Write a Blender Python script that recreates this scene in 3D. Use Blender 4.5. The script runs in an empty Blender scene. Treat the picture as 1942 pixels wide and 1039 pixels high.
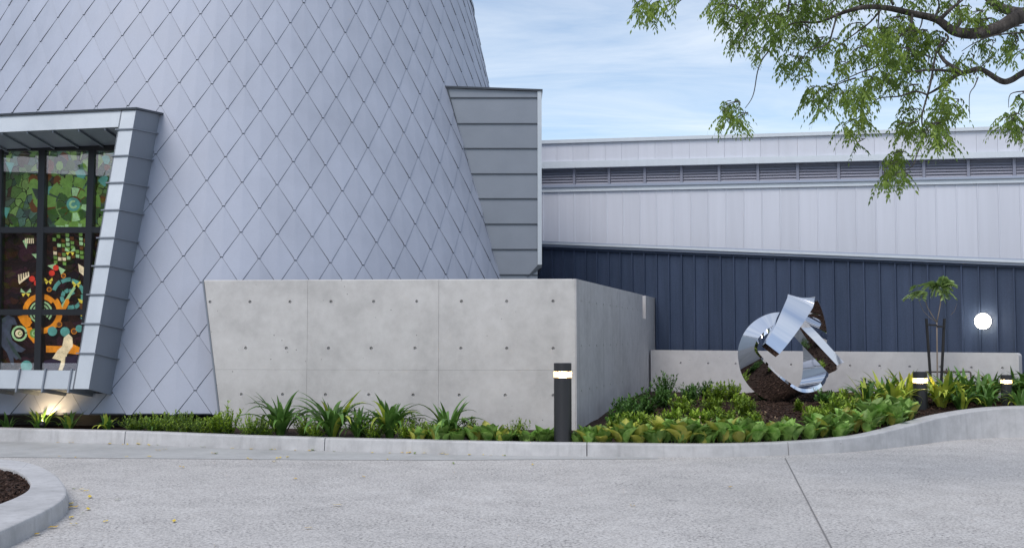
import bpy, bmesh, math, random
from mathutils import Vector, Matrix, noise
R = random.Random(7)
sc = bpy.context.scene
C = sc.collection
PI = math.pi
# ------------------------------------------------------------------ camera
FPX, CW, CH = 2100.0, 1942.0, 1039.0
PITCH = math.radians(3.284)
CAMZ = 1.5
cam = bpy.data.cameras.new('camera'); cam.sensor_width = 36; cam.lens = 36 * FPX / CW
cam.clip_end = 3000; cam.clip_start = .05
co = bpy.data.objects.new('camera', cam); C.objects.link(co)
co.location = (0, 0, CAMZ); co.rotation_euler = (PI / 2 + PITCH, 0, 0)
sc.camera = co
# ------------------------------------------------------------------ world and sun
SUN_EL, SUN_AZ = math.radians(52), math.radians(206)      # azimuth clockwise from +Y
w = bpy.data.worlds.new('World'); sc.world = w; w.use_nodes = True
nt = w.node_tree; N = nt.nodes; L = nt.links
bg = N['Background']; bg.inputs['Strength'].default_value = .11
sky = N.new('ShaderNodeTexSky'); sky.sky_type = 'NISHITA'; sky.sun_disc = False
sky.sun_elevation = SUN_EL; sky.sun_rotation = SUN_AZ; sky.air_density = 1.0; sky.dust_density = .5; sky.ozone_density = 1.0
tc = N.new('ShaderNodeTexCoord'); sp = N.new('ShaderNodeSeparateXYZ'); L.new(tc.outputs['Generated'], sp.inputs[0])
def wm(op, a, b=None, clamp=False):
    m = N.new('ShaderNodeMath'); m.operation = op; m.use_clamp = clamp
    for i, v in enumerate((a, b)):
        if v is None: continue
        if isinstance(v, (int, float)): m.inputs[i].default_value = v
        else: L.new(v, m.inputs[i])
    return m.outputs[0]
zz = wm('ADD', wm('MAXIMUM', sp.outputs[2], 0.0), .10)
cb = N.new('ShaderNodeCombineXYZ')
L.new(wm('DIVIDE', sp.outputs[0], zz), cb.inputs[0]); L.new(wm('DIVIDE', sp.outputs[1], zz), cb.inputs[1])
mp = N.new('ShaderNodeMapping'); mp.inputs['Scale'].default_value = (.42, 1.25, 1); mp.inputs['Rotation'].default_value = (0, 0, .12)
mp.inputs['Location'].default_value = (3.1, .4, 0)
L.new(cb.outputs[0], mp.inputs[0])
nz = N.new('ShaderNodeTexNoise'); nz.inputs['Scale'].default_value = 1.9; nz.inputs['Detail'].default_value = 10
nz.inputs['Roughness'].default_value = .62; nz.inputs['Distortion'].default_value = .9
L.new(mp.outputs[0], nz.inputs['Vector'])
rp = N.new('ShaderNodeValToRGB'); rp.color_ramp.elements[0].position = .36; rp.color_ramp.elements[1].position = .70
L.new(nz.outputs[0], rp.inputs[0])
mx = N.new('ShaderNodeMix'); mx.data_type = 'RGBA'
L.new(wm('ADD', wm('MULTIPLY', rp.outputs[0], 0.46), .09), mx.inputs['Factor'])
L.new(sky.outputs[0], mx.inputs['A']); mx.inputs['B'].default_value = (6.9, 7.2, 7.5, 1)
L.new(mx.outputs['Result'], bg.inputs['Color'])
sl = bpy.data.lights.new('sun', 'SUN'); sl.energy = 1.5; sl.angle = math.radians(35); sl.color = (1, .93, .86)
so = bpy.data.objects.new('sun', sl); C.objects.link(so)
sdir = Vector((math.sin(SUN_AZ) * math.cos(SUN_EL), math.cos(SUN_AZ) * math.cos(SUN_EL), math.sin(SUN_EL)))
so.rotation_euler = (-sdir).to_track_quat('-Z', 'Y').to_euler(); so.location = sdir * 60
vs = sc.view_settings; vs.view_transform = 'Standard'; vs.look = 'None'; vs.gamma = 1; vs.exposure = .52; vs.use_curve_mapping = False

# ------------------------------------------------------------------ helpers
def ray(x, y):                       # photograph coordinate -> direction with unit forward step
    a, b = (x - 971) / FPX, (519.5 - y) / FPX
    Y = math.cos(PITCH) - b * math.sin(PITCH); Z = math.sin(PITCH) + b * math.cos(PITCH)
    return Vector((a / Y, 1, Z / Y))
def at(x, y, Y): return Vector((0, 0, CAMZ)) + ray(x, y) * Y
def ground(x, y, z=0.0):
    d = ray(x, y); return at(x, y, (z - CAMZ) / d.z)
def onplane(x, y, p, n):
    o = Vector((0, 0, CAMZ)); d = ray(x, y); return o + d * ((p - o).dot(n) / d.dot(n))
def proj(v):
    c, s = math.cos(PITCH), math.sin(PITCH); z = v.z - CAMZ
    yc = v.y * c + z * s; zc = -v.y * s + z * c
    return 971 + FPX * v.x / yc, 519.5 - FPX * zc / yc, yc

def link(name, me, mat=None, parent=None):
    o = bpy.data.objects.new(name, me); C.objects.link(o)
    if mat is not None and me is not None and not me.materials: me.materials.append(mat)
    if parent is not None: o.parent = parent
    return o
def mk(name, verts, faces, mat=None, parent=None, smooth=False):
    me = bpy.data.meshes.new(name); me.from_pydata([tuple(v) for v in verts], [], faces)
    if smooth: me.polygons.foreach_set('use_smooth', [True] * len(me.polygons))
    me.update(); return link(name, me, mat, parent)
def tag(o, label, cat, group=None):
    o['label'] = label; o['category'] = cat
    if group: o['group'] = group
    return o
def empty(name, loc=(0, 0, 0), rz=0.0):
    o = bpy.data.objects.new(name, None); C.objects.link(o); o.location = loc; o.rotation_euler = (0, 0, rz); o.empty_display_size = .1
    return o
def structure(o): o['kind'] = 'structure'; return o
def stuff(o): o['kind'] = 'stuff'; return o

class MB:
    def __init__(s): s.v = []; s.f = []
    def add(s, vs, fs):
        b = len(s.v); s.v += [Vector(v) for v in vs]; s.f += [tuple(i + b for i in f) for f in fs]
    def hexa(s, a, b):               # two quads (front, back), matching order
        s.add(list(a) + list(b), [(0, 1, 2, 3), (7, 6, 5, 4), (0, 4, 5, 1), (1, 5, 6, 2), (2, 6, 7, 3), (3, 7, 4, 0)])
    def box(s, x0, x1, y0, y1, z0, z1):
        s.hexa([(x0, y0, z0), (x1, y0, z0), (x1, y0, z1), (x0, y0, z1)], [(x0, y1, z0), (x1, y1, z0), (x1, y1, z1), (x0, y1, z1)])
    def tube(s, pts, rad, seg=8, cap=True):
        pts = [Vector(p) for p in pts]; n = len(pts)
        if not hasattr(rad, '__len__'): rad = [rad] * n
        b = len(s.v); u = None
        for i, p in enumerate(pts):
            t = (pts[min(i + 1, n - 1)] - pts[max(i - 1, 0)]).normalized()
            if u is None: u = t.orthogonal().normalized()
            u = (u - t * u.dot(t)); u = u.normalized() if u.length > 1e-6 else t.orthogonal().normalized()
            q = t.cross(u)
            for k in range(seg):
                a = 2 * PI * k / seg; s.v.append(p + (u * math.cos(a) + q * math.sin(a)) * rad[i])
        for i in range(n - 1):
            for k in range(seg):
                k2 = (k + 1) % seg; s.f.append((b + i * seg + k, b + i * seg + k2, b + (i + 1) * seg + k2, b + (i + 1) * seg + k))
        if cap:
            s.f.append(tuple(b + k for k in reversed(range(seg)))); s.f.append(tuple(b + (n - 1) * seg + k for k in range(seg)))
    def lathe(s, prof, seg=28, c=(0, 0, 0)):
        b = len(s.v); c = Vector(c)
        for r, z in prof:
            for k in range(seg):
                a = 2 * PI * k / seg; s.v.append(c + Vector((r * math.cos(a), r * math.sin(a), z)))
        for i in range(len(prof) - 1):
            for k in range(seg):
                k2 = (k + 1) % seg; s.f.append((b + i * seg + k, b + i * seg + k2, b + (i + 1) * seg + k2, b + (i + 1) * seg + k))
    def build(s, name, mat, parent=None, smooth=False): return mk(name, s.v, s.f, mat, parent, smooth)
def bevel(o, w, seg=2):
    m = o.modifiers.new('bevel', 'BEVEL'); m.width = w; m.segments = seg; m.limit_method = 'ANGLE'; m.angle_limit = math.radians(50); return o
def spline(pts, n):                  # Catmull-Rom through tuples of numbers
    out = []
    for i in range(len(pts) - 1):
        p0, p1, p2, p3 = pts[max(i - 1, 0)], pts[i], pts[i + 1], pts[min(i + 2, len(pts) - 1)]
        for k in range(n):
            t = k / n
            out.append(tuple(.5 * ((2 * b) + (-a + c) * t + (2 * a - 5 * b + 4 * c - d) * t * t + (-a + 3 * b - 3 * c + d) * t ** 3) for a, b, c, d in zip(p0, p1, p2, p3)))
    out.append(tuple(pts[-1])); return out

# ------------------------------------------------------------------ materials
def mat(name, col, rough=.6, metal=0.0, spec=.5):
    m = bpy.data.materials.new(name); m.use_nodes = True; p = m.node_tree.nodes['Principled BSDF']
    p.inputs['Base Color'].default_value = (*col, 1); p.inputs['Roughness'].default_value = rough
    p.inputs['Metallic'].default_value = metal; p.inputs['Specular IOR Level'].default_value = spec
    return m
class G:                              # small node-graph helper
    def __init__(s, m): s.m = m; s.t = m.node_tree; s.p = s.t.nodes['Principled BSDF']
    def n(s, t): return s.t.nodes.new(t)
    def l(s, a, b): s.t.links.new(a, b)
    def coord(s, scale=(1, 1, 1), out='Object'):
        c = s.n('ShaderNodeTexCoord'); m = s.n('ShaderNodeMapping'); m.inputs['Scale'].default_value = scale
        s.l(c.outputs[out], m.inputs[0]); return m.outputs[0]
    def world(s, scale=(1, 1, 1)):
        c = s.n('ShaderNodeNewGeometry'); m = s.n('ShaderNodeMapping'); m.inputs['Scale'].default_value = scale
        s.l(c.outputs['Position'], m.inputs[0]); return m.outputs[0]
    def noise(s, v, scale, detail=4, rough=.5, dist=0):
        n = s.n('ShaderNodeTexNoise'); n.inputs['Scale'].default_value = scale; n.inputs['Detail'].default_value = detail
        n.inputs['Roughness'].default_value = rough; n.inputs['Distortion'].default_value = dist
        if v is not None: s.l(v, n.inputs['Vector'])
        return n.outputs[0]
    def vor(s, v, scale, feat='F1', out=0):
        n = s.n('ShaderNodeTexVoronoi'); n.feature = feat; n.inputs['Scale'].default_value = scale; s.l(v, n.inputs['Vector']); return n.outputs[out]
    def ramp(s, f, stops):
        r = s.n('ShaderNodeValToRGB'); e = r.color_ramp.elements
        while len(e) < len(stops): e.new(.5)
        for x, (p, c) in zip(e, stops):
            x.position = p; x.color = (*c, 1) if len(c) == 3 else c
        s.l(f, r.inputs[0]); return r.outputs[0]
    def mix(s, f, a, b, mode='MIX'):
        m = s.n('ShaderNodeMix'); m.data_type = 'RGBA'; m.blend_type = mode
        for k, v in (('Factor', f), ('A', a), ('B', b)):
            i = m.inputs[k]
            if isinstance(v, (int, float)): i.default_value = v
            elif isinstance(v, tuple): i.default_value = (*v, 1)
            else: s.l(v, i)
        return m.outputs['Result']
    def math(s, op, a, b=0.0):
        m = s.n('ShaderNodeMath'); m.operation = op
        for i, v in enumerate((a, b)):
            if isinstance(v, (int, float)): m.inputs[i].default_value = v
            else: s.l(v, m.inputs[i])
        return m.outputs[0]
    def rand(s): return s.n('ShaderNodeObjectInfo').outputs['Random']
    def bump(s, h, strength=.3, dist=.01, prev=None):
        b = s.n('ShaderNodeBump'); b.inputs['Strength'].default_value = strength; b.inputs['Distance'].default_value = dist
        s.l(h, b.inputs['Height'])
        if prev is not None: s.l(prev, b.inputs['Normal'])
        s.l(b.outputs[0], s.p.inputs['Normal']); return b.outputs[0]
    def col(s, c): s.l(c, s.p.inputs['Base Color'])
    def rough(s, c): s.l(c, s.p.inputs['Roughness'])
def g1(v): return (v, v, v)

def zinc(name, base, rough, metal, var=.09):
    m = mat(name, base, rough, metal); g = G(m); v = g.world()
    n = g.noise(v, 1.2, 5, .6); n2 = g.noise(v, 130, 2)
    lo, hi = tuple(c * .92 for c in base), tuple(min(1, c * 1.07) for c in base)
    c = g.ramp(n, [(.3, lo), (.7, hi)])
    f = g.math('ADD', g.math('MULTIPLY', g.rand(), var), 1 - var / 2)
    hs = g.n('ShaderNodeHueSaturation'); g.l(c, hs.inputs['Color']); g.l(f, hs.inputs['Value'])
    c2 = g.mix(.10, hs.outputs[0], g.ramp(n2, [(.3, g1(.25)), (.7, g1(.75))]), 'OVERLAY'); g.col(c2)
    g.rough(g.ramp(n, [(.3, g1(rough - .05)), (.7, g1(rough + .07))]))
    g.bump(g.noise(g.world((1, 1, .6)), 4.0, 3), .22, .02)
    return m
M_ZINC = zinc('zinc_shingle', (.365, .395, .475), .60, .12, .07)
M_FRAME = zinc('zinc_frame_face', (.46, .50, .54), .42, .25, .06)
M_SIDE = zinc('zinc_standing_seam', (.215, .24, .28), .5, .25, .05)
M_DARKZ = mat('dark_zinc_and_lap_shade', (.05, .06, .075), .5, .3)  # dark flashings and seams; on shingle hems it paints the lap shadow
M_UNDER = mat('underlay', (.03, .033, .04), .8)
M_BLACK = mat('black_frame', (.012, .014, .018), .4)
M_POST = mat('charcoal_powder_coat', (.022, .023, .027), .45)
def conc(name, base, stain=.5, streak=False, rough=.75, joints=None):
    m = mat(name, base, rough, 0, .3); g = G(m); v = g.world()
    a = g.noise(v, 1.1, 7, .62, .3); b = g.noise(v, 7, 5, .6); c = g.noise(v, 160, 2)
    dk = tuple(x * (1 - .30 * stain) for x in base); lt = tuple(min(1, x * (1 + .16 * stain)) for x in base)
    col = g.ramp(a, [(.32, dk), (.5, base), (.72, lt)])
    col = g.mix(.35 * stain, col, g.ramp(b, [(.3, g1(.28)), (.7, g1(.72))]), 'OVERLAY')
    if streak:
        s = g.noise(g.world((9, 9, .35)), 1.3, 4, .6)
        col = g.mix(g.math('MULTIPLY', g.ramp(s, [(.52, g1(0)), (.75, g1(1))]), .42), col, tuple(x * .55 for x in base))
    # air voids: small dark pits, some places more than others
    vd = g.vor(v, 5.5); msk = g.noise(v, 1.3, 2)
    pit = g.math('MULTIPLY', g.ramp(vd, [(.04, g1(1)), (.058, g1(0))]), g.ramp(msk, [(.42, g1(.25)), (.6, g1(1))]))
    col = g.mix(g.math('MULTIPLY', pit, .75), col, tuple(x * .25 for x in base))
    g.col(g.mix(.12, col, g.ramp(c, [(.25, g1(.2)), (.75, g1(.8))]), 'OVERLAY'))
    h = g.math('SUBTRACT', g.math('ADD', g.math('MULTIPLY', c, .15), g.math('MULTIPLY', b, .5)), pit)
    g.bump(h, .25, .006)
    return m
M_WALL = conc('board_marked_concrete', (.53, .52, .51), .50)
M_WALLS = conc('streaked_concrete', (.50, .49, .495), .5, True)
M_LOW = conc('low_wall_concrete', (.53, .525, .535), .35)
M_KERB = conc('kerb_concrete', (.48, .48, .49), .6, True)
M_GUT = conc('gutter_concrete', (.40, .405, .405), .5)
def aggregate():
    m = mat('exposed_aggregate', (.4, .4, .41), .8, 0, .3); g = G(m); v = g.world()
    big = g.noise(v, .35, 5, .6); med = g.noise(v, 3, 4)
    col = g.ramp(big, [(.3, (.44, .42, .40)), (.7, (.59, .565, .54))])
    col = g.mix(.3, col, g.ramp(med, [(.3, g1(.3)), (.7, g1(.7))]), 'OVERLAY')
    st_ = g.noise(g.world((1, .35, 1)), .8, 6, .65, .8); col = g.mix(g.math('MULTIPLY', g.ramp(st_, [(.52, g1(0)), (.68, g1(1))]), .28), col, (.27, .26, .25))
    dr = g.vor(v, .9); drn = g.noise(v, 9, 3); col = g.mix(g.math('MULTIPLY', g.ramp(g.math('ADD', dr, g.math('MULTIPLY', drn, .10)), [(.085, g1(1)), (.13, g1(0))]), .35), col, (.17, .16, .15))
    v1 = g.n('ShaderNodeTexVoronoi'); v1.inputs['Scale'].default_value = 75; g.l(v, v1.inputs['Vector'])
    sep = g.n('ShaderNodeSeparateColor'); g.l(v1.outputs['Color'], sep.inputs[0])
    st = g.ramp(sep.outputs[0], [(.0, (.10, .10, .11)), (.2, (.22, .22, .24)), (.3, (.42, .42, .43)), (.8, (.56, .56, .56)), (1, (.68, .67, .65))])
    col = g.mix(.42, col, st)
    sp_ = g.noise(v, 34, 2, .6); clump = g.noise(v, 1.7, 3)
    pit = g.math('MULTIPLY', g.ramp(sp_, [(.55, g1(0)), (.63, g1(1))]), g.ramp(clump, [(.35, g1(.35)), (.65, g1(1))]))
    col = g.mix(g.math('MULTIPLY', pit, .75), col, (.10, .095, .10)); g.col(col)
    g.bump(g.math('SUBTRACT', g.math('MULTIPLY', v1.outputs['Distance'], -.6), pit), .5, .008)
    return m
M_ROAD = aggregate()
def mulch():
    m = mat('mulch', (.05, .03, .02), .9, 0, .2); g = G(m); v = g.world()
    n = g.noise(v, 22, 4, .7); g.col(g.ramp(n, [(.3, (.008, .005, .004)), (.5, (.026, .015, .011)), (.7, (.06, .038, .028))])); g.bump(n, .8, .03); return m
M_SOIL = mulch()
def chipm():
    m = mat('bark_chip', (.07, .04, .03), .85, 0, .25); g = G(m); v = g.world()
    g.col(g.ramp(g.noise(v, 30, 2), [(.3, (.012, .007, .005)), (.55, (.045, .025, .018)), (.75, (.15, .095, .07))])); return m
M_CHIP = chipm()
def leafm(name, lo, hi, rough=.45, sub=.0, scale=6, var=.25, trans=.25):
    m = mat(name, hi, rough, 0, .4); g = G(m); v = g.world()
    c = g.ramp(g.noise(v, scale, 3), [(.3, lo), (.7, hi)])
    f = g.math('ADD', g.math('MULTIPLY', g.rand(), 2 * var), 1 - var)
    hs = g.n('ShaderNodeHueSaturation'); g.l(c, hs.inputs['Color']); g.l(f, hs.inputs['Value']); g.col(hs.outputs[0])
    tr = g.n('ShaderNodeBsdfTranslucent'); g.l(hs.outputs[0], tr.inputs[0])
    mxs = g.n('ShaderNodeMixShader'); mxs.inputs[0].default_value = trans
    out = g.t.nodes['Material Output']; g.l(g.p.outputs[0], mxs.inputs[1]); g.l(tr.outputs[0], mxs.inputs[2]); g.l(mxs.outputs[0], out.inputs[0])
    return m
M_STRAP = leafm('strap_leaf', (.045, .115, .02), (.13, .26, .05))
M_STRAPY = leafm('strap_leaf_lime', (.24, .36, .03), (.55, .58, .10), .45, var=.3)
M_BROAD = leafm('broad_leaf', (.10, .23, .03), (.33, .50, .13), .45, var=.5, scale=14)
M_BROADY = leafm('broad_leaf_yellow', (.30, .34, .04), (.52, .50, .12), .45, var=.35, scale=14)
M_SHRUB = leafm('shrub_leaf', (.11, .21, .018), (.34, .47, .05), .5, scale=9)
M_SHRUBD = leafm('shrub_leaf_dark', (.035, .10, .015), (.10, .22, .035), .5, scale=9)
M_DRY = leafm('dry_flower', (.25, .15, .09), (.5, .36, .25), .8)
M_TREE = leafm('tree_leaflet', (.055, .11, .014), (.19, .27, .035), .5, scale=2.4)
M_STEM = mat('green_stem', (.06, .12, .03), .6)
def bark():
    m = mat('bark', (.08, .07, .065), .9, 0, .2); g = G(m); v = g.coord((7, 7, 2)); n = g.noise(v, 3, 5, .65)
    g.col(g.ramp(n, [(.3, (.03, .027, .026)), (.55, (.085, .075, .07)), (.75, (.17, .155, .145))])); g.bump(n, .9, .03); return m
M_BARK = bark()
M_TWIG = mat('pale_bark', (.22, .18, .15), .8)
M_STEEL = mat('polished_mirror_steel', (.90, .905, .92), .035, 1.0)
def emit(name, col, s, base=(.8, .8, .8)):
    m = mat(name, base, .4); p = m.node_tree.nodes['Principled BSDF']; p.inputs['Emission Color'].default_value = (*col, 1); p.inputs['Emission Strength'].default_value = s; return m
M_LENS = emit('warm_lens', (1, .70, .36), 70)
M_GLOBE = emit('globe_glass', (1, .95, .80), 14)
def bluem():
    m = mat('blue_cladding', (.030, .043, .085), .55, .0, .4); g = G(m); v = g.world()
    n = g.noise(g.world((6, 6, .5)), 1.2, 4, .6); c = g.noise(v, 45, 2)
    col = g.ramp(n, [(.3, (.031, .048, .088)), (.7, (.046, .066, .118))])
    f = g.math('ADD', g.math('MULTIPLY', g.rand(), .14), .93); hs = g.n('ShaderNodeHueSaturation'); g.l(col, hs.inputs['Color']); g.l(f, hs.inputs['Value'])
    g.col(g.mix(.3, hs.outputs[0], g.ramp(c, [(.3, g1(.3)), (.7, g1(.7))]), 'OVERLAY')); g.bump(c, .1, .004); return m
M_BLUE = bluem()
def whitem(name, base):
    m = mat(name, base, .42, .0, .5); g = G(m); n = g.noise(g.world((5, 5, .25)), 1.5, 4, .6)
    lo = tuple(c * .94 for c in base); f = g.math('ADD', g.math('MULTIPLY', g.rand(), .07), .965)
    hs = g.n('ShaderNodeHueSaturation'); g.l(g.ramp(n, [(.3, lo), (.65, base)]), hs.inputs['Color']); g.l(f, hs.inputs['Value']); g.col(hs.outputs[0]); return m
M_WHITE = whitem('pale_cladding', (.60, .62, .69))
M_TRIM = whitem('pale_trim', (.60, .65, .70))
M_LOUV = mat('louvre_grey', (.23, .24, .30), .5, .2)
M_GREYB = mat('grey_flashing', (.33, .37, .46), .45, .2)
M_PIPE = mat('copper_brown_pipe', (.10, .075, .06), .5, .3)
M_STAKE = mat('black_stake', (.012, .012, .014), .7)

# ------------------------------------------------------------------ the ground
rd = mk('driveway', [(-400, -200, 0), (400, -200, 0), (400, 800, 0), (-400, 800, 0)], [(0, 1, 2, 3)], M_ROAD); structure(rd)
# kerb line, front foot on the ground
KB = [(-1700, 800), (-700, 817), (0, 836.5), (236, 842), (440, 850), (615, 855), (800, 860), (1000, 864), (1113, 865.5), (1303, 867), (1400, 866), (1496, 863), (1580, 859), (1657, 853), (1744, 843), (1796, 836), (1865, 831), (1942, 829), (2200, 824), (2700, 818)]
HT = [.19, .19, .185, .18, .175, .17, .17, .165, .165, .16, .16, .165, .18, .21, .30, .36, .42, .455, .48, .5]
kl = [(*ground(x, y).xy, h) for (x, y), h in zip(KB, HT)]
kd = spline(kl, 10)
KX = [p[0] for p in kd]
def kerb_at(X):
    for i in range(len(kd) - 1):
        if kd[i][0] <= X <= kd[i + 1][0]:
            t = (X - kd[i][0]) / max(1e-6, kd[i + 1][0] - kd[i][0]); return kd[i][1] + t * (kd[i + 1][1] - kd[i][1]), kd[i][2] + t * (kd[i + 1][2] - kd[i][2])
    return (kd[0] if X < kd[0][0] else kd[-1])[1:]
kerb = empty('kerb'); structure(kerb)
joints = [ground(x, y).x for x, y in ((-700, 817), (236, 842), (615, 855), (1113, 865.5), (1496, 863), (2200, 824))]
def kerb_strip(name, pts, mat_, par, wid=.2):
    m = MB(); secs = []
    for i, (x, y, h) in enumerate(pts):
        a = Vector(pts[max(i - 1, 0)][:2]); b = Vector(pts[min(i + 1, len(pts) - 1)][:2]); t = (b - a).normalized(); n = Vector((-t.y, t.x))
        wd = wid + .12 * max(0, min(1, (h - .18) / .25)); c = .018; bt = .015
        P = lambda d, z: Vector((x + n.x * d, y + n.y * d, z))
        secs.append([P(0, 0), P(bt, h - c), P(bt + c * .35, h - c * .3), P(bt + c, h), P(wd - c, h), P(wd, h - c), P(wd, -.05)])
    for sct in secs: m.v += sct
    k = 7
    for i in range(len(secs) - 1):
        for j in range(k - 1): m.f.append((i * k + j, (i + 1) * k + j, (i + 1) * k + j + 1, i * k + j + 1))
    m.f.append(tuple(reversed(range(k)))); m.f.append(tuple((len(secs) - 1) * k + j for j in range(k)))
    return m.build(name, mat_, par)
edges = [kd[0][0]] + joints + [kd[-1][0]]
for a, b in zip(edges[:-1], edges[1:]):
    g_ = .006
    seg = [(a + g_, *kerb_at(a + g_))] + [p for p in kd if a + g_ + .02 < p[0] < b - g_ - .02] + [(b - g_, *kerb_at(b - g_))]
    if len(seg) > 1: kerb_strip('kerb_stone', seg, M_KERB, kerb)
# smooth gutter strip between kerb and driveway
gp = [(0, 867), (300, 869.5), (620, 872), (850, 872.5), (1050, 871), (1250, 870)]
gm = MB(); gx = []
for x, y in [(-1700, 822), (-700, 842)] + gp: gx.append(ground(x, y))
gv = []; 
for p in gx: gv += [Vector((p.x, p.y, .004)), Vector((p.x, kerb_at(p.x)[0] + .05, .004))]
structure(mk('gutter', gv, [(2 * i, 2 * i + 2, 2 * i + 3, 2 * i + 1) for i in range(len(gx) - 1)], M_GUT))
# expansion joint in the driveway
ja, jb = ground(1489, 868, .004), ground(1640, 1160, .004); jm = MB(); n_ = 24; M_JOINT = mat('joint_sealant', (.19, .185, .185), .9)
for i in range(n_):
    p = ja.lerp(jb, i / n_); q = ja.lerp(jb, (i + 1) / n_); wv = .007
    jm.add([(p.x - wv, p.y, .004), (p.x + wv, p.y, .004), (q.x + wv, q.y, .004), (q.x - wv, q.y, .004)], [(0, 1, 2, 3)])
structure(jm.build('expansion_joint', M_JOINT))
# garden soil
def ss(a, b, x): t = max(0, min(1, (x - a) / (b - a))); return t * t * (3 - 2 * t)
def soil_z(X, Y):
    ky, kh = kerb_at(X); d = max(0, Y - ky - .2)
    base = kh - .045
    lift = .24 * ss(.2, 5.5, d) * ss(.6, 2.6, X) + .03 * ss(0, 1, d)
    lift = min(lift, max(.03, .47 - base))
    return base + lift + .02 * noise.noise(Vector((X * 1.7, Y * 1.7, 0)))
sv, sf = [], []; nx, ny = 190, 46
for i in range(nx + 1):
    X = -14 + 27 * i / nx; ky, kh = kerb_at(X)
    for j in range(ny + 1):
        t = (j / ny) ** 1.6; Y = ky + .19 + t * 10; sv.append((X, Y, soil_z(X, Y) if j else soil_z(X, Y) - .01))
for i in range(nx):
    for j in range(ny):
        a = i * (ny + 1) + j; sf.append((a, a + ny + 1, a + ny + 2, a + 1))
structure(mk('garden_soil', sv, sf, M_SOIL, smooth=True))
def chips(n, fn, size, name, m=None):
    mb = MB()
    for _ in range(n):
        p = fn(); a = R.uniform(0, PI); l = R.uniform(.4, 1) * size; wd = l * R.uniform(.25, .5); t = R.uniform(-.5, .5); s2 = R.uniform(-.4, .4)
        u = Vector((math.cos(a), math.sin(a), t)) * l; v = Vector((-math.sin(a), math.cos(a), s2)) * wd; nrm = u.cross(v).normalized() * .008
        c = p + Vector((0, 0, .012)); q = [c - u - v, c + u - v * .6, c + u * .9 + v, c - u + v * .8]
        mb.hexa([x - nrm for x in q], [x + nrm for x in q])
    return stuff(mb.build(name, m or M_CHIP))
def bedpt():
    while True:
        X = R.uniform(-.5, 9); ky, kh = kerb_at(X); Y = ky + .3 + R.random() ** .8 * 6.3
        if X > .95 + (Y - 15) * .28: return Vector((X, Y, soil_z(X, Y)))
tag(chips(5200, bedpt, .05, 'bark_mulch'), 'dark brown bark mulch covering the garden bed around the sculpture', 'mulch')

# left planting island
isl_o = [(-260, 868), (-120, 867), (0, 870), (62, 879), (105, 900), (124, 924), (122, 942), (95, 962), (50, 984), (0, 1006), (-90, 1040), (-300, 1095)]
isl_i = [(-260, 884), (-120, 882), (0, 885), (38, 896), (56, 912), (57, 921), (50, 931), (33, 941), (12, 950), (-20, 961), (-90, 980), (-300, 1030)]
oz = spline([tuple(ground(x, y, .14)) for x, y in isl_o], 6); iz = spline([tuple(ground(x, y, .14)) for x, y in isl_i], 6)
ik = empty('island_kerb'); structure(ik)
def island_seg(i0, i1):
    m = MB(); secs = []
    for i in range(i0, i1 + 1):
        o_, i_ = Vector(oz[i]), Vector(iz[i])
        if i == i0 and i0 > 0: o_, i_ = o_.lerp(Vector(oz[i + 1]), .06), i_.lerp(Vector(iz[i + 1]), .06)
        d = (o_ - i_); d.z = 0; d.normalize()
        secs.append([o_ + d * .03 + Vector((0, 0, -.14)), o_ + d * .012 + Vector((0, 0, -.025)), o_ + Vector((0, 0, -.006)) , o_ - d * .02, i_ + d * .012, i_ + Vector((0, 0, -.012)), i_ + Vector((0, 0, -.15))])
    for s_ in secs: m.v += s_
    k = 7
    for i in range(len(secs) - 1):
        for j in range(k - 1): m.f.append((i * k + j, i * k + j + 1, (i + 1) * k + j + 1, (i + 1) * k + j))
    m.f.append(tuple(range(k))); m.f.append(tuple((len(secs) - 1) * k + j for j in reversed(range(k))))
    o = m.build('kerb_stone', M_KERB, ik); return o
island_seg(0, 17); island_seg(17, 54); island_seg(54, len(oz) - 1)
ip = [Vector((p[0], p[1], .075)) for p in iz]
structure(mk('island_soil', ip, [tuple(range(len(ip)))], M_SOIL))
ixs = [p.x for p in ip]
def inside(x, y):
    c = False; n = len(ip); j = n - 1
    for i in range(n):
        if (ip[i].y > y) != (ip[j].y > y) and x < (ip[j].x - ip[i].x) * (y - ip[i].y) / (ip[j].y - ip[i].y) + ip[i].x: c = not c
        j = i
    return c
def islpt():
    while True:
        x = R.uniform(-5.6, max(ixs)); y = R.uniform(min(p.y for p in ip), max(p.y for p in ip))
        if inside(x, y): return Vector((x, y, .078 + R.random() * .02))
tag(chips(2600, islpt, .035, 'bark_mulch'), 'chunky brown bark mulch inside the curved island kerb', 'mulch')

# ------------------------------------------------------------------ shingled tower
KS = 1.08                              # tower and wall stand this much further than first paced out
TL = Vector((-5.6937 * KS, 22.3534 * KS, CAMZ + (6.1853 - CAMZ) * KS)); TY = .073845
R0, RA, ZP, ZC, TH0, DTH = 5.309 * KS, .08256 * KS, .39944 * KS, .000416 * KS, .32657, 2 * PI / 72
def rad(r): return R0 + RA * r - 6.6e-5 * r * r
def hgt(r): return -ZP * r + ZC * r * r
tower = empty('tower', TL); tower.rotation_euler = (-TY, 0, 0)
TM = Matrix.Translation(TL) @ Matrix.Rotation(-TY, 4, 'X'); TI = TM.inverted()
tag(tower, 'tapering round building clad in grey diamond metal shingles with projecting boxes', 'building')
RTOP, RBOT = -5.0, 15.9
def cone(col, row, off=0.0):
    th = TH0 + DTH * col; slope = RA / ZP; nl = math.sqrt(1 + slope * slope)
    r = rad(row) + off / nl; return Vector((r * math.sin(th), -r * math.cos(th), hgt(row) + off * slope / nl))
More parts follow.
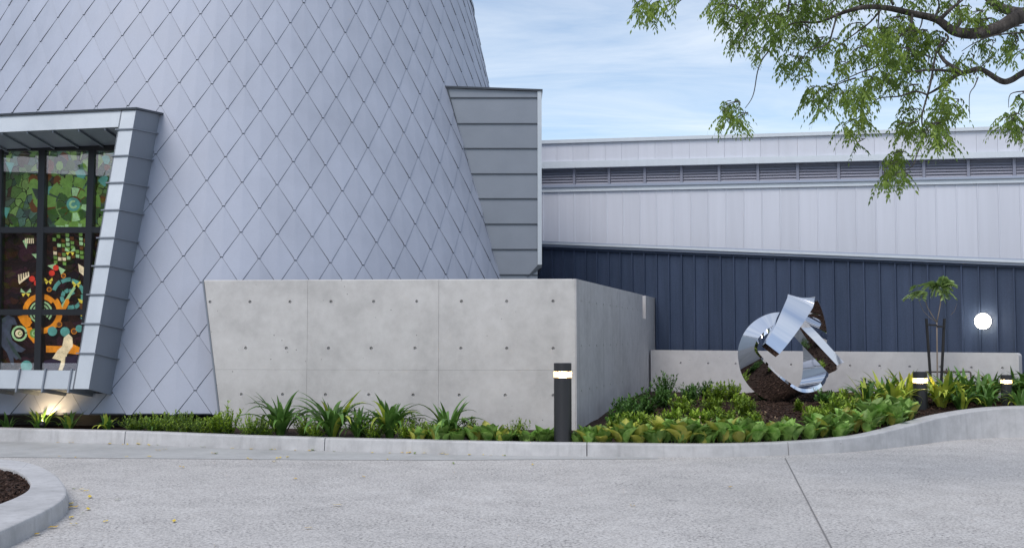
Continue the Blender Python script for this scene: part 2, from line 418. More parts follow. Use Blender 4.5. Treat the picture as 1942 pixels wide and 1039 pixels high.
# window box corners (world)
T_ = Vector((.978, -.208, 0)); N_ = Vector((-.208, -.978, 0))
FRt = at(258, 208, 15.62 * KS); FRb = at(168, 738, 14.65 * KS)
Vv = (FRt - FRb); fpn = T_.cross(Vv).normalized()        # front plane normal
def fpl(x, y, back=0.0): return onplane(x, y, FRb - N_ * back, fpn)
# planes limiting the opening: right, top, bottom (pointing outward), in world space
BRt = at(300, 213, 16.594 * KS); BRb = at(207, 755, 15.391 * KS)
pr = (FRt - FRb).cross(BRt - FRb).normalized()
if pr.x < 0: pr = -pr
WPL = [(FRb - T_ * .05, pr), (FRt + Vector((0, 0, -.06)), Vector((0, -.1, 1)).normalized()), (at(100, 752, 15.4 * KS) + Vector((0, 0, .05)), Vector((0, .1, -1)).normalized())]
def shingle_mesh(row):
    c = lambda dc, r, o: cone(dc, r, o)
    e = .06
    top = [c(-.02, row - 2.06, .001), c(.02, row - 2.06, .001)]
    Lf = c(-.5 - .012, row - 1.03, .004); Rt = c(.5 + .012, row - 1.03, .004)
    # lower edges stand proud of the shingles below; the tip is cut flat with small ears
    b1 = c(-.045, row - .09 + .03, .017); b2 = c(.045, row - .09 + .03, .017); b1t = c(-.035, row + .02, .017); b2t = c(.035, row + .02, .017)
    f = [top[0], Lf, b1, b1t, b2t, b2, Rt, top[1]]
    m = MB(); n = len(f)
    f2 = [c(-.02, row - 2.06, -.006), c(.02, row - 2.06, -.006)]
    f2 = [f2[0], c(-.5 - .018, row - 1.015, .0), c(-.050, row - .045, .002), c(-.040, row + .036, .002), c(.040, row + .036, .002), c(.050, row - .045, .002), c(.5 + .018, row - 1.015, .0), f2[1]]
    cen = cone(0, row - 1, .013); nrm = (cone(0, row - 1, 1) - cone(0, row - 1, 0)).normalized()
    bk = f2
    m.add(f + bk, [tuple(range(n)), tuple(reversed(range(n, 2 * n)))] + [(i, i + n, (i + 1) % n + n, (i + 1) % n) for i in range(n)])
    return m
base_pt = {}
def rotz(v, a): c, s = math.cos(a), math.sin(a); return Vector((v.x * c - v.y * s, v.x * s + v.y * c, v.z))
cand = []
NC = 24
for row in range(-5, 19):
    for k in range(-NC, NC + 1):
        col = k + (0 if row % 2 == 0 else .5)
        ctr = TM @ cone(col, min(row - 1, 15.5)); x, y, d = proj(ctr)
        nrm = (TM.to_3x3() @ (cone(col, row - 1, 1) - cone(col, row - 1, 0))).normalized()
        vw = (Vector((0, 0, CAMZ)) - ctr).normalized(); fac = nrm.dot(vw)
        vis = fac > .02 and -40 < x < 990 and -50 < y < 810 and not (x > 420 and y > 560) and not (x > 935 and y > 175)
        cand.append((fac / (d * d) if vis else -1, row, col))
meshes = {}
def dark_lips(me):                      # hems round each shingle coloured dark to paint in the lap shadow
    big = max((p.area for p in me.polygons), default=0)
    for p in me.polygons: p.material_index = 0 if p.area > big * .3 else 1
def row_mb(row):
    if row not in meshes:
        m = shingle_mesh(row); bm = bmesh.new(); vs_ = [bm.verts.new(v) for v in m.v]
        for f in m.f: bm.faces.new([vs_[i] for i in f])
        zlo, zhi = hgt(RBOT), hgt(RTOP) + .02
        if row > RBOT: bmesh.ops.bisect_plane(bm, geom=bm.verts[:] + bm.edges[:] + bm.faces[:], plane_co=(0, 0, zlo), plane_no=(0, 0, -1), clear_outer=True)
        if row - 2 < RTOP: bmesh.ops.bisect_plane(bm, geom=bm.verts[:] + bm.edges[:] + bm.faces[:], plane_co=(0, 0, zhi), plane_no=(0, 0, 1), clear_outer=True)
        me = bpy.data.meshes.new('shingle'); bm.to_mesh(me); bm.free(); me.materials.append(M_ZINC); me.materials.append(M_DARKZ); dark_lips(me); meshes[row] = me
    return meshes[row]
cand.sort(reverse=True); nobj = 0; rest = MB(); rest_mi = []
for sc_, row, col in cand:
    a = DTH * col; me = row_mb(row)
    if not len(me.polygons): continue
    wv = [TM @ rotz(v.co, a) for v in me.vertices]
    # against the window box
    mx_ = [max((v - p).dot(n) for v in wv) for p, n in WPL]; mn_ = [min((v - p).dot(n) for v in wv) for p, n in WPL]
    cut = None
    if all(m < -.002 for m in mx_): continue
    if wv[0].x < -4 and all(m < 0 for m in mn_):
        ctr = sum(wv, Vector()) / len(wv); dd = [(ctr - p).dot(n) for p, n in WPL]; bi = max(range(3), key=lambda i: dd[i])
        if dd[bi] < -.22: bi = max(range(3), key=lambda i: mx_[i])
        if mx_[bi] <= .004: continue
        cut = WPL[bi]
    if cut:
        bm = bmesh.new(); bm.from_mesh(me); bmesh.ops.transform(bm, matrix=Matrix.Rotation(a, 4, 'Z'), verts=bm.verts)
        pl = TI @ cut[0]; pn = TI.to_3x3() @ cut[1]
        bmesh.ops.bisect_plane(bm, geom=bm.verts[:] + bm.edges[:] + bm.faces[:], plane_co=pl, plane_no=-pn, clear_outer=True)
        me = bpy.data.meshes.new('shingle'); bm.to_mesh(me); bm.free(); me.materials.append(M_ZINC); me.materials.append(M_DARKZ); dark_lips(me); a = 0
        if not len(me.polygons): continue
    if sc_ > 0 and nobj < 298:
        o = link('shingle', me, None, tower); o.rotation_euler = (0, 0, a); nobj += 1
    else:
        rest.add([rotz(v.co, a) for v in me.vertices], [tuple(p.vertices) for p in me.polygons]); rest_mi += [p.material_index for p in me.polygons]
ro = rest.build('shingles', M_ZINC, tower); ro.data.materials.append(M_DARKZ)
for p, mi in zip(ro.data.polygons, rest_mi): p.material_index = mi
stuff(ro)
# dark underlay with the window opening left out, top roof and recessed plinth
um = MB(); nth = 144; rows = [RTOP + (RBOT - .05 - RTOP) * i / 60 for i in range(61)]
for i in range(61):
    for k in range(nth): um.v.append(cone(k * 72 / nth, rows[i], -.012))
for i in range(60):
    for k in range(nth):
        q = (i * nth + k, i * nth + (k + 1) % nth, (i + 1) * nth + (k + 1) % nth, (i + 1) * nth + k)
        c = TM @ (sum((um.v[j] for j in q), Vector()) / 4)
        if c.x < -4 and c.y < 20 and all((c - p).dot(n) < -.05 for p, n in WPL): continue
        um.f.append(q)
um.build('underlay', M_UNDER, tower)
rm = MB(); rm.lathe([(0.01, hgt(RTOP) - .1), (rad(RTOP) - .15, hgt(RTOP) - .1), (rad(RTOP) - .15, hgt(RTOP) + .05), (rad(RTOP) + .03, hgt(RTOP) + .05), (rad(RTOP) + .03, hgt(RTOP) - .03)], 96)
rm.build('roof_coping', M_SIDE, tower)
pm = MB(); pm.lathe([(rad(RBOT) - .45, hgt(RBOT) + .3), (rad(RBOT) - .45, hgt(RBOT) - .9)], 96); pm.build('plinth', M_UNDER, tower)
bm_ = MB(); bm_.lathe([(rad(RBOT) - .46, hgt(RBOT) + .01), (rad(RBOT) + .012, hgt(RBOT) + .004), (rad(RBOT) + .012, hgt(RBOT) + .02)], 120); bm_.build('base_flashing', M_DARKZ, tower)
def tw(o): o.parent = tower; o.matrix_parent_inverse = TI; return o   # world-space geometry, child of the tower
for pl in (): pass
# ---- projecting window box on the left
wbox = empty('window_box'); tw(wbox)
def wb(mb, name, mat_, par=None): o = mb.build(name, mat_); o.parent = par or wbox; return o
LFT = 4.5                               # box runs on to the left, out of the picture
up = Vv.normalized()
def shift(p, u): return p - T_ * u
jw = .254
def lerp(a, b, t): return a + (b - a) * t
# right jamb: panels between seams
nseam = 10; ts = [0, .075] + [.075 + (1 - .075) * i / 9.2 for i in range(1, 9)] + [1]
ts = sorted(1 - t for t in ts)
def jamb(t, side):                      # front outer, back outer, at height t
    return lerp(FRb, FRt, t), lerp(BRb, BRt, t) - N_ * .25
for i in range(len(ts) - 1):
    a, b = ts[i] + .0012, ts[i + 1] - .0012
    fo0, bo0 = jamb(a, 0); fo1, bo1 = jamb(b, 0)
    m = MB(); m.hexa([shift(fo0, jw), fo0, fo1, shift(fo1, jw)], [shift(fo0, jw) - N_ * .004, fo0 - N_ * .004, fo1 - N_ * .004, shift(fo1, jw) - N_ * .004]); wb(m, 'jamb_face', M_FRAME)
    d = T_ * .003
    m = MB(); m.hexa([fo0 - d - N_ * .004, bo0 - d, bo1 - d, fo1 - d - N_ * .004], [fo0 - T_ * .03 - N_ * .006, bo0 - T_ * .03, bo1 - T_ * .03, fo1 - T_ * .03 - N_ * .006]); wb(m, 'jamb_side', M_SIDE)
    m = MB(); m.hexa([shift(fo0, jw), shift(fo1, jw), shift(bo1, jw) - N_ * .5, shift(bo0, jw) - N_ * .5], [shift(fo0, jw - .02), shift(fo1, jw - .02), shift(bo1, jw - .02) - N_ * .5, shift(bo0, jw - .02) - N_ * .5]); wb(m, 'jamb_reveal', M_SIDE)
for t in ts[1:-1]:
    fo, bo = jamb(t, 0); h = Vector((0, 0, .009)); e = N_ * .028; s_ = T_ * .03
    m = MB()
    a0, a1 = shift(fo, jw + .03) + e, fo + e + s_
    m.hexa([a0 - h, a1 - h, a1 + h, a0 + h], [shift(fo, jw + .03) - h, fo - h, fo + h, shift(fo, jw + .03) + h])
    m.hexa([a1 - h, bo + s_ - h, bo + s_ + h, a1 + h], [fo - h - N_ * .01, bo - h, bo + h, fo + h - N_ * .01]); wb(m, 'standing_seam', M_SIDE)
# top fascia, roof and soffit
ft_in = fpl(225, 241); ft0 = fpl(258, 208)
topw = (ft0 - ft_in).dot(Vector((0, 0, 1)))
dn = -up * (topw / up.z)
seg = [0 + jw] + [LFT]
a, b = shift(FRt, jw + .002), shift(FRt, LFT)
m = MB(); m.hexa([b + dn, a + dn, a, b], [b + dn - N_ * .03, a + dn - N_ * .03, a - N_ * .03, b - N_ * .03]); wb(m, 'top_fascia', M_FRAME)
th_ = Vector((0, 0, .03)); s1 = FRt + pr * .03 + N_ * .04; s0 = shift(FRt, LFT) + N_ * .04; b1 = BRt - N_ * .35 + pr * .04; b0 = shift(BRt, LFT) - N_ * .6
m = MB(); m.hexa([s0, s1, s1 + th_, s0 + th_], [b0, b1, b1 + th_, b0 + th_]); wb(m, 'box_roof', M_DARKZ)
GB = 1.1 * KS
gtop = fpl(100, 285, GB); GP = gtop.copy(); sf0 = a + dn; sf1 = b + dn
g_up = (gtop - FRb + N_ * GB).dot(fpn)
gz = gtop.z
def gpt(u, z):                          # point on glass plane: u metres left of the jamb, height z
    t = max(0, min(1, (z - FRb.z) / (FRt.z - FRb.z))); f_ = lerp(FRb, FRt, t); d_ = lerp(BRb, BRt, t) - f_; j_ = f_ + d_ * ((GP - f_).dot(N_) / d_.dot(N_)); return shift(Vector((j_.x, j_.y, z)), u)
for i in range(9):
    u0, u1 = .05 + i * .45, .05 + (i + 1) * .45
    A, B = shift(FRt + dn, u0 + .003) - N_ * .032, shift(FRt + dn, u1 - .003) - N_ * .032
    D, Cc = gpt(u0 + .003, gz + .02), gpt(u1 - .003, gz + .02)
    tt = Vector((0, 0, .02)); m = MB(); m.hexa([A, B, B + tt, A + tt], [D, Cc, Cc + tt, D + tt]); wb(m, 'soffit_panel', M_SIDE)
    m = MB(); e = T_ * .012; dz = Vector((0, 0, .035)); m.hexa([A - e - dz, A + e - dz, A + e, A - e], [D - e - dz, D + e - dz, D + e, D - e]); wb(m, 'standing_seam', M_SIDE)
# bottom fascia, sill and underside
bt = fpl(150, 703); bh = (bt.z - FRb.z)
for i in range(8):
    u0 = [0.0, .31, .73, 1.15, 1.57, 1.99, 2.41, 2.83][i]; u1 = [.31, .73, 1.15, 1.57, 1.99, 2.41, 2.83, LFT][i]
    if i == 0: u0 = jw + .002
    A, B = shift(FRb, u0 + .003), shift(FRb, u1 - .003); upv = up * (bh / up.z)
    m = MB(); m.hexa([B, A, A + upv, B + upv], [B - N_ * .03, A - N_ * .03, A + upv - N_ * .03, B + upv - N_ * .03]); wb(m, 'bottom_fascia', M_FRAME)
    bb = BRb - N_ * .45; A2, B2 = shift(bb, u0 + .003), shift(bb, u1 - .003); tt = Vector((0, 0, .02))
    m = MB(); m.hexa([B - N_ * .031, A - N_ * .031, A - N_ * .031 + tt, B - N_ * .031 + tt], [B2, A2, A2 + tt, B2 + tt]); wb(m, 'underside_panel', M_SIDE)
    m = MB(); q0 = shift(FRb, u1); q = shift(bb, u1); e = T_ * .011; o_ = N_ * .035; dz = Vector((0, 0, .05)); hi = upv * 1.12
    m.hexa([q0 - e + o_ - dz, q0 + e + o_ - dz, q0 + e + o_ + hi, q0 - e + o_ + hi], [q0 - e - dz, q0 + e - dz, q0 + e + hi, q0 - e + hi])
    m.hexa([q0 - e - dz, q0 + e - dz, q0 + e, q0 - e], [q - e - dz, q + e - dz, q + e, q - e]); wb(m, 'standing_seam', M_SIDE)
    A3, B3 = A + upv - N_ * .03, B + upv - N_ * .03; g0, g1_ = gpt(u0, A3.z - .1), gpt(u1, A3.z - .1)
    m = MB(); m.hexa([B3, A3, A3 + tt * .3, B3 + tt * .3], [g1_, g0, g0 + tt * .3, g1_ + tt * .3]); wb(m, 'sill', M_FRAME)
# glazing
gn = N_.normalized()
def gl(x, y, off=0.0): return onplane(x, y, GP, gn) + gn * off
def wpoly(pts, off, name, m, par=None, thick=.004):
    f = [gl(x, y, off) for x, y in pts]; b = [v - gn * thick for v in f]; n = len(f)
    o = mk(name, f + b, [tuple(range(n)), tuple(reversed(range(n, 2 * n)))] + [(i, i + n, (i + 1) % n + n, (i + 1) % n) for i in range(n)], m); o.parent = par or wbox; return o
def art(name, col, e=.16, rough=.55, streak=0):
    m = mat(name, col, rough); g = G(m); v = g.world(); n = g.noise(v, 9, 4, .6); lo = tuple(c * .6 for c in col); c = g.ramp(n, [(.3, lo), (.7, col)])
    if streak:
        s_ = g.noise(g.world((2, 2, 14)), 4, 5, .7, 1.2); c = g.mix(g.ramp(s_, [(.5, g1(0)), (.72, g1(1))]), c, (.16, .055, .035))
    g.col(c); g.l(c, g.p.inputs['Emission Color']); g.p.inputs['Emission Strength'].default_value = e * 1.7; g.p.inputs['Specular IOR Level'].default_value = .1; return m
def mosaic(name, cols, scale, e, streak):
    m = mat(name, (.1, .1, .1), .5); g = G(m); v = g.world((1, .3, 1)); wv = g.n('ShaderNodeTexNoise'); wv.inputs['Scale'].default_value = 2.2; g.l(v, wv.inputs['Vector'])
    vv = g.n('ShaderNodeVectorMath'); vv.operation = 'MULTIPLY_ADD'; g.l(wv.outputs['Color'], vv.inputs[0]); vv.inputs[1].default_value = (.5, .5, .5); g.l(v, vv.inputs[2])
    mp_ = g.n('ShaderNodeMapping'); mp_.inputs['Scale'].default_value = streak; mp_.inputs['Rotation'].default_value = (0, .5, 0); g.l(vv.outputs[0], mp_.inputs[0])
    vo = g.n('ShaderNodeTexVoronoi'); vo.inputs['Scale'].default_value = scale; g.l(mp_.outputs[0], vo.inputs['Vector']); sc2 = g.n('ShaderNodeSeparateColor'); g.l(vo.outputs['Color'], sc2.inputs[0])
    c = g.ramp(sc2.outputs[0], [(i / len(cols), c_) for i, c_ in enumerate(cols)])
    c = g.mix(.5, c, g.ramp(g.noise(v, 25, 4, .7), [(.3, g1(.2)), (.7, g1(.8))]), 'OVERLAY')
    ed = g.vor(mp_.outputs[0], scale, 'DISTANCE_TO_EDGE'); c = g.mix(g.ramp(ed, [(.02, g1(1)), (.05, g1(0))]), c, (.006, .006, .006))
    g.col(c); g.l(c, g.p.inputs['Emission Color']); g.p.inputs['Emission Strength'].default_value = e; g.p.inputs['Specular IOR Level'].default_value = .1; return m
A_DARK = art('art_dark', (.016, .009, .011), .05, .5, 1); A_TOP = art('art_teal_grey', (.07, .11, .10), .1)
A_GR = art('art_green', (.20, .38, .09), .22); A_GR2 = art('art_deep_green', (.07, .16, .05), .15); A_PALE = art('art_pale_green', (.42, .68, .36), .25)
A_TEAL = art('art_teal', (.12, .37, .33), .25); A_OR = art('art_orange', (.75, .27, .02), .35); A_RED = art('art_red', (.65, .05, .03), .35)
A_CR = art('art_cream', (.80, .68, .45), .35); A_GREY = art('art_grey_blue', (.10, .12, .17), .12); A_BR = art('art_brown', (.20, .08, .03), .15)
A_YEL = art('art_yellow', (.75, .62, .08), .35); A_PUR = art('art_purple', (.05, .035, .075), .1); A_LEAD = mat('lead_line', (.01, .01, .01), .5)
def arc(cx, cy, r, a0, a1, n=14, sy=1.0): return [(cx + r * math.cos(math.radians(a0 + (a1 - a0) * i / n)), cy + r * sy * math.sin(math.radians(a0 + (a1 - a0) * i / n))) for i in range(n + 1)]
def ringp(cx, cy, r0, r1, a0, a1, sy=1.0): return arc(cx, cy, r1, a0, a1, 14, sy) + arc(cx, cy, r0, a1, a0, 14, sy)
lay = [0]
def gp_(pts, m):
    lay[0] += 1; wpoly(pts, .002 + lay[0] * .0002, 'glass_piece', m, None, .002)
# backing panes
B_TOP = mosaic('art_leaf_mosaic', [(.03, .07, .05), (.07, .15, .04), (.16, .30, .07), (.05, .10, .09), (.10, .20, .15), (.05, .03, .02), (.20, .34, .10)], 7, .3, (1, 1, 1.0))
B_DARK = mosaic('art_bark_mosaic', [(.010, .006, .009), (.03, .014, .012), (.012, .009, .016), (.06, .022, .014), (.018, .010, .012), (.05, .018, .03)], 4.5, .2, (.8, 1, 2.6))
vm = [(-180, -172), (-92, -84), (6, -1), (87, 78), (181, 165), (262, 240)]       # vertical bars: x at top, x at bottom
def vx(i, y): t = (y - 285) / (703 - 285); return vm[i][0] + (vm[i][1] - vm[i][0]) * t
hy = [282, 437, 592, 722]
for i in range(5):
    for j in range(3):
        y0, y1 = hy[j], hy[j + 1]
        wpoly([(vx(i, y1), y1), (vx(i + 1, y1), y1), (vx(i + 1, y0), y0), (vx(i, y0), y0)], 0, 'glass_panel', B_TOP if j == 0 else B_DARK, None, .02)
rr = random.Random(3)
# crown of leaves in the upper panes
for k in range(46):
    cx, cy = rr.uniform(60, 215), rr.uniform(300, 415); s_ = rr.uniform(8, 20); a = rr.uniform(0, 360)
    p = [(cx + s_ * (1 if abs(t) < 40 else .62) * math.cos(math.radians(a + t)), cy + .8 * s_ * math.sin(math.radians(a + t))) for t in (-150, -95, -40, 0, 40, 95, 150)]
    gp_(p, rr.choice([A_GR2, A_GR2, A_GR, A_TOP, A_BR, A_TEAL]))
for k in range(11):                                                   # wheel of leaves
    gp_(ringp(140, 388, 16, 32, k * 33, k * 33 + 28), rr.choice([A_GR, A_GR2, A_PALE]))
    gp_(ringp(140, 388, 34, 52, k * 33 + 8, k * 33 + 36), rr.choice([A_GR, A_GR, A_GR2]))
gp_(arc(140, 388, 13, 0, 350), A_TEAL); gp_(ringp(140, 388, 4, 8, 20, 300), A_PALE)
for x, y in ((12, 400), (28, 418), (52, 402), (70, 365), (35, 340), (20, 315), (55, 320)):
    gp_([(x - 9, y - 8), (x + 8, y - 5), (x + 1, y + 15)], rr.choice([A_TEAL, A_GR2, A_TOP]))
for r_ in range(9):                                                   # chequered pieces
    for c_ in range(9):
        if rr.random() < .45: continue
        x, y = 99 + c_ * 8.4 + r_ * .6, 425 + r_ * 8.6 + 3 * math.sin(c_); gp_([(x, y), (x + 7, y + 1), (x + 6.5, y + 7), (x + .5, y + 6.5)], rr.choice([A_PALE, A_GR, A_GR, A_CR if rr.random() < .3 else A_BR]))
for p in ([(45, 457), (56, 452), (52, 472)], [(62, 482), (76, 481), (77, 497)], [(92, 504), (108, 500), (104, 512)], [(112, 505), (126, 512), (118, 522)], [(150, 500), (168, 512), (165, 527), (152, 516)]): gp_(p, A_PALE if p[0][0] < 140 else A_CR)
for k in range(5):                                                    # pale combs
    gp_([(37 + k * 4.5, 535 - k * 3), (39.5 + k * 4.5, 534 - k * 3), (38.5 + k * 4.5, 520 - k * 1.2), (36.5 + k * 4.5, 521 - k * 1.2)], A_CR)
    gp_([(50 + k * 3.6, 462), (52 + k * 3.6, 462), (51 + k * 3.6, 452), (49.6 + k * 3.6, 452)], A_CR)
gp_([(37, 535), (57, 521), (58, 524), (39, 539)], A_CR)
for x, y in ((63, 529), (72, 537), (108, 508), (100.5, 518)): gp_(arc(x, y, 5.6, 0, 345), A_RED)
for k in range(13):                                                   # teal spiral vine
    a = k * 38 - 160; r_ = 36 - k * 2.1; gp_(ringp(135, 562, r_ - 7, r_, a, a + 34, 1.05), A_TEAL)
gp_([(112, 590), (120, 588), (146, 546), (142, 543)], A_PALE); gp_([(118, 590), (125, 590), (134, 574), (132, 566), (127, 568)], A_OR)
for k in range(6): gp_([(150 + k, 566 + k * 7), (160 + k, 570 + k * 7), (156, 580 + k * 5)], rr.choice([A_TEAL, A_YEL, A_BR]))
gp_(ringp(80, 592, 25, 35, 130, 320), A_OR); gp_(ringp(80, 592, 30, 41, -40, 85), A_OR)   # orange crescent and pale rings
for r_ in (22, 16, 10): gp_(ringp(80, 592, r_ - 3.4, r_, 95, 400), A_PALE)
gp_([(36, 600), (50, 597), (62, 604), (60, 618), (52, 622), (42, 612)], A_OR); gp_([(52, 622), (62, 620), (74, 640), (78, 655), (66, 650), (56, 638)], A_OR)
gp_(arc(68, 632, 9, 0, 345), A_GR); gp_(ringp(68, 632, 3, 5, 0, 300), A_PALE)
gp_([(90, 655), (115, 656), (140, 652), (158, 660), (152, 672), (110, 668), (90, 668)], A_OR); gp_([(90, 628), (101, 630), (118, 604), (110, 606)], A_OR)
for x, y, r_ in ((123, 523, 5), (96, 549, 5), (166, 547, 5), (115, 615, 6), (143, 628, 6), (42, 702, 5)): gp_(arc(x, y, r_, 0, 345), A_BR); gp_(ringp(x, y, r_ - 1.6, r_ - .4, 0, 350), A_OR)
gp_(arc(102, 628, 9, 0, 345), A_TEAL); gp_(arc(126, 629, 9, 0, 345), A_TEAL); gp_(arc(153, 623, 7, 0, 345), A_TEAL); gp_(arc(53, 694, 11, 0, 345), A_TEAL)
gp_([(124, 640), (133, 633), (140, 640), (141, 656), (130, 672), (126, 690), (120, 704), (113, 704), (119, 684), (102, 679), (112, 664), (121, 656)], A_CR)
gp_([(86, 684), (104, 680), (118, 686), (112, 702), (86, 700)], A_PUR); gp_([(127, 676), (150, 672), (148, 700), (124, 703)], A_PUR)
gp_([(4, 606), (18, 597), (30, 602), (36, 616), (26, 616), (22, 630), (26, 645), (40, 655), (52, 662), (44, 668), (34, 666), (40, 678), (34, 682), (28, 676), (30, 693), (24, 690), (16, 668), (2, 652), (0, 625)], A_GREY)
for k in range(4): gp_([(14 + k * 5, 640 + k * 7), (17 + k * 5, 640 + k * 7), (32 + k * 4, 668 + k * 4), (29 + k * 4, 670 + k * 4)], A_TOP)
gp_(ringp(40, 632, 11, 15, 0, 350), A_PALE); gp_(arc(39, 632, 7, 0, 340), A_CR); gp_(ringp(41, 632, 2, 4, 0, 300), A_GR)
for x, y, s_ in ((52, 556, 1), (95, 534, .8), (148, 540, .8), (136, 478, 1)):
    for sg in (-1, 1):
        gp_([(x, y), (x + sg * 9 * s_, y - 9 * s_), (x + sg * 10 * s_, y - 2 * s_)], A_YEL if s_ < 1 else A_PALE); gp_([(x, y), (x + sg * 8 * s_, y + 1 * s_), (x + sg * 5 * s_, y + 7 * s_)], A_YEL)
# clear outer panes, mullions and transoms
M_GLASS = bpy.data.materials.new('clear_pane'); M_GLASS.use_nodes = True; t_ = M_GLASS.node_tree; t_.nodes.clear()
o_ = t_.nodes.new('ShaderNodeOutputMaterial'); mxn = t_.nodes.new('ShaderNodeMixShader'); tr_ = t_.nodes.new('ShaderNodeBsdfTransparent'); gls = t_.nodes.new('ShaderNodeBsdfGlossy'); gls.inputs['Roughness'].default_value = .01
fr = t_.nodes.new('ShaderNodeLayerWeight'); fr.inputs[0].default_value = .5
pw = t_.nodes.new('ShaderNodeMath'); pw.operation = 'POWER'; pw.inputs[1].default_value = 4; t_.links.new(fr.outputs['Facing'], pw.inputs[0])
ad = t_.nodes.new('ShaderNodeMath'); ad.operation = 'ADD'; ad.inputs[1].default_value = .2; t_.links.new(pw.outputs[0], ad.inputs[0])
t_.links.new(ad.outputs[0], mxn.inputs[0]); t_.links.new(tr_.outputs[0], mxn.inputs[1]); t_.links.new(gls.outputs[0], mxn.inputs[2]); t_.links.new(mxn.outputs[0], o_.inputs[0])
for i in range(5):
    for j in range(3):
        y0, y1 = hy[j] + 2, hy[j + 1] - 2
        wpoly([(vx(i, y1) + 2, y1), (vx(i + 1, y1) - 2, y1), (vx(i + 1, y0) - 2, y0), (vx(i, y0) + 2, y0)], .085, 'window_pane', M_GLASS, None, .006)
for i in range(6): wpoly([(vx(i, 722) - 6, 722), (vx(i, 722) + 6, 722), (vx(i, 278) + 6, 278), (vx(i, 278) - 6, 278)], .11, 'mullion', M_BLACK, None, .11)
for j in range(3): wpoly([(-180, hy[j] + 5.5), (260, hy[j] + 5.5), (260, hy[j] - 5.5), (-180, hy[j] - 5.5)], .107, 'transom', M_BLACK, None, .107)
m = MB(); b0, b1 = gpt(-.2, 0), gpt(4.6, 0); 
# ---- metal bay on the right flank
bay = empty('window_bay'); tw(bay)
BY = 19.38 * KS
bx1 = at(1019, 175, BY).x; zt0 = at(850, 168, BY).z; zt1 = at(1019, 174, BY).z
seams = [186, 235, 282, 330, 377, 425, 473, 521, 565]
def bz(y): return at(935, y, BY).z
xl = -1.7; zs = [None] + [bz(y) for y in seams]
for i in range(len(seams)):
    za = bz(seams[i]); zb = bz(seams[i - 1]) if i else None
    m = MB()
    if i == 0: m.hexa([(xl, BY, za + .004), (bx1, BY, za + .004), (bx1, BY, zt1), (xl, BY, zt0 + .02)], [(xl, BY + .05, za + .004), (bx1, BY + .05, za + .004), (bx1, BY + .05, zt1), (xl, BY + .05, zt0 + .02)])
    else: m.box(xl, bx1, BY, BY + .05, za + .004, zb - .004)
    o = m.build('bay_panel', M_SIDE); o.parent = bay
    m = MB(); m.box(xl, bx1, BY - .022, BY + .02, za - .009, za + .009); o = m.build('standing_seam', M_DARKZ); o.parent = bay
m = MB(); x2 = at(1027, 175, BY).x; m.box(bx1 + .002, x2, BY - .03, BY + 3.2, bz(502), zt1); o = m.build('bay_edge_trim', M_FRAME); o.parent = bay
m = MB(); m.hexa([(xl, BY - .05, zt0 + .02), (x2 + .02, BY - .05, zt1), (x2 + .02, BY - .05, zt1 + .035), (xl, BY - .05, zt0 + .055)], [(xl, BY + 3.2, zt0 + .02), (x2 + .02, BY + 3.2, zt1), (x2 + .02, BY + 3.2, zt1 + .035), (xl, BY + 3.2, zt0 + .055)]); o = m.build('bay_roof', M_DARKZ); o.parent = bay
m = MB(); m.box(xl, bx1 - .01, BY + .051, BY + 3.1, bz(565), zt1 - .02); o = m.build('bay_body', M_SIDE); o.parent = bay
m = MB(); m.hexa([(bx1 - .2, BY - .025, bz(525)), (bx1 + .01, BY - .025, bz(500) - .02), (x2, BY - .025, bz(500) - .02), (x2, BY - .025, bz(507))], [(bx1 - .2, BY + 3, bz(525)), (bx1 + .01, BY + 3, bz(500) - .02), (x2, BY + 3, bz(500) - .02), (x2, BY + 3, bz(507))]); o = m.build('bay_underside', M_DARKZ); o.parent = bay
m = MB(); pts_ = [at(847, 167, BY - .03), at(945, 524, BY - .03)]; dz = Vector((.02, 0, 0)); dy = Vector((0, .3, 0))
m.hexa([pts_[1] - dz, pts_[1] + dz, pts_[0] + dz, pts_[0] - dz], [pts_[1] - dz + dy, pts_[1] + dz + dy, pts_[0] + dz + dy, pts_[0] - dz + dy]); o = m.build('bay_flashing', M_DARKZ); o.parent = bay

# ------------------------------------------------------------------ concrete walls
def holed_face(mb, o, u, v, W, H, holes, r, depth, nrm, poly=None):
    """rectangle o + a*u + b*v with round cups sunk by depth against nrm"""
    P = lambda x, y, d=0: o + u * x + v * y - nrm * d
    rows = sorted({round(y, 4) for _, y in holes}); y = 0.0
    quad = lambda x0, x1, y0, y1: mb.add([P(x0, y0), P(x1, y0), P(x1, y1), P(x0, y1)], [(0, 1, 2, 3)])
    for ry in rows:
        quad(0, W, y, ry - 2 * r); x = 0.0
        for cx in sorted(h[0] for h in holes if round(h[1], 4) == ry):
            quad(x, cx - 2 * r, ry - 2 * r, ry + 2 * r); n = 16; sq, rg, dp = [], [], []
            for k in range(n):
                a = 2 * PI * k / n + PI / 4; c, s_ = math.cos(a), math.sin(a); m_ = max(abs(c), abs(s_))
                sq.append(P(cx + c / m_ * 2 * r, ry + s_ / m_ * 2 * r)); rg.append(P(cx + c * r, ry + s_ * r)); dp.append(P(cx + c * r * .8, ry + s_ * r * .8, depth))
            fs = []
            for k in range(n):
                q = (k + 1) % n; fs += [(k, q, n + q, n + k), (n + k, n + q, 2 * n + q, 2 * n + k)]
            mb.add(sq + rg + dp, fs + [tuple(range(2 * n, 3 * n))]); x = cx + 2 * r
        quad(x, W, ry - 2 * r, ry + 2 * r); y = ry + 2 * r
    quad(0, W, y, H)
WT = CAMZ + .8 * KS
cA = Vector((.877 * KS, 15.1 * KS, 0)); cB = Vector((-4.75 * KS, 15.464 * KS, 0))
uF = (cA - cB).normalized(); nF = Vector((uF.y, -uF.x, 0)); WF = (cA - cB).length
if nF.y > 0: nF = -nF
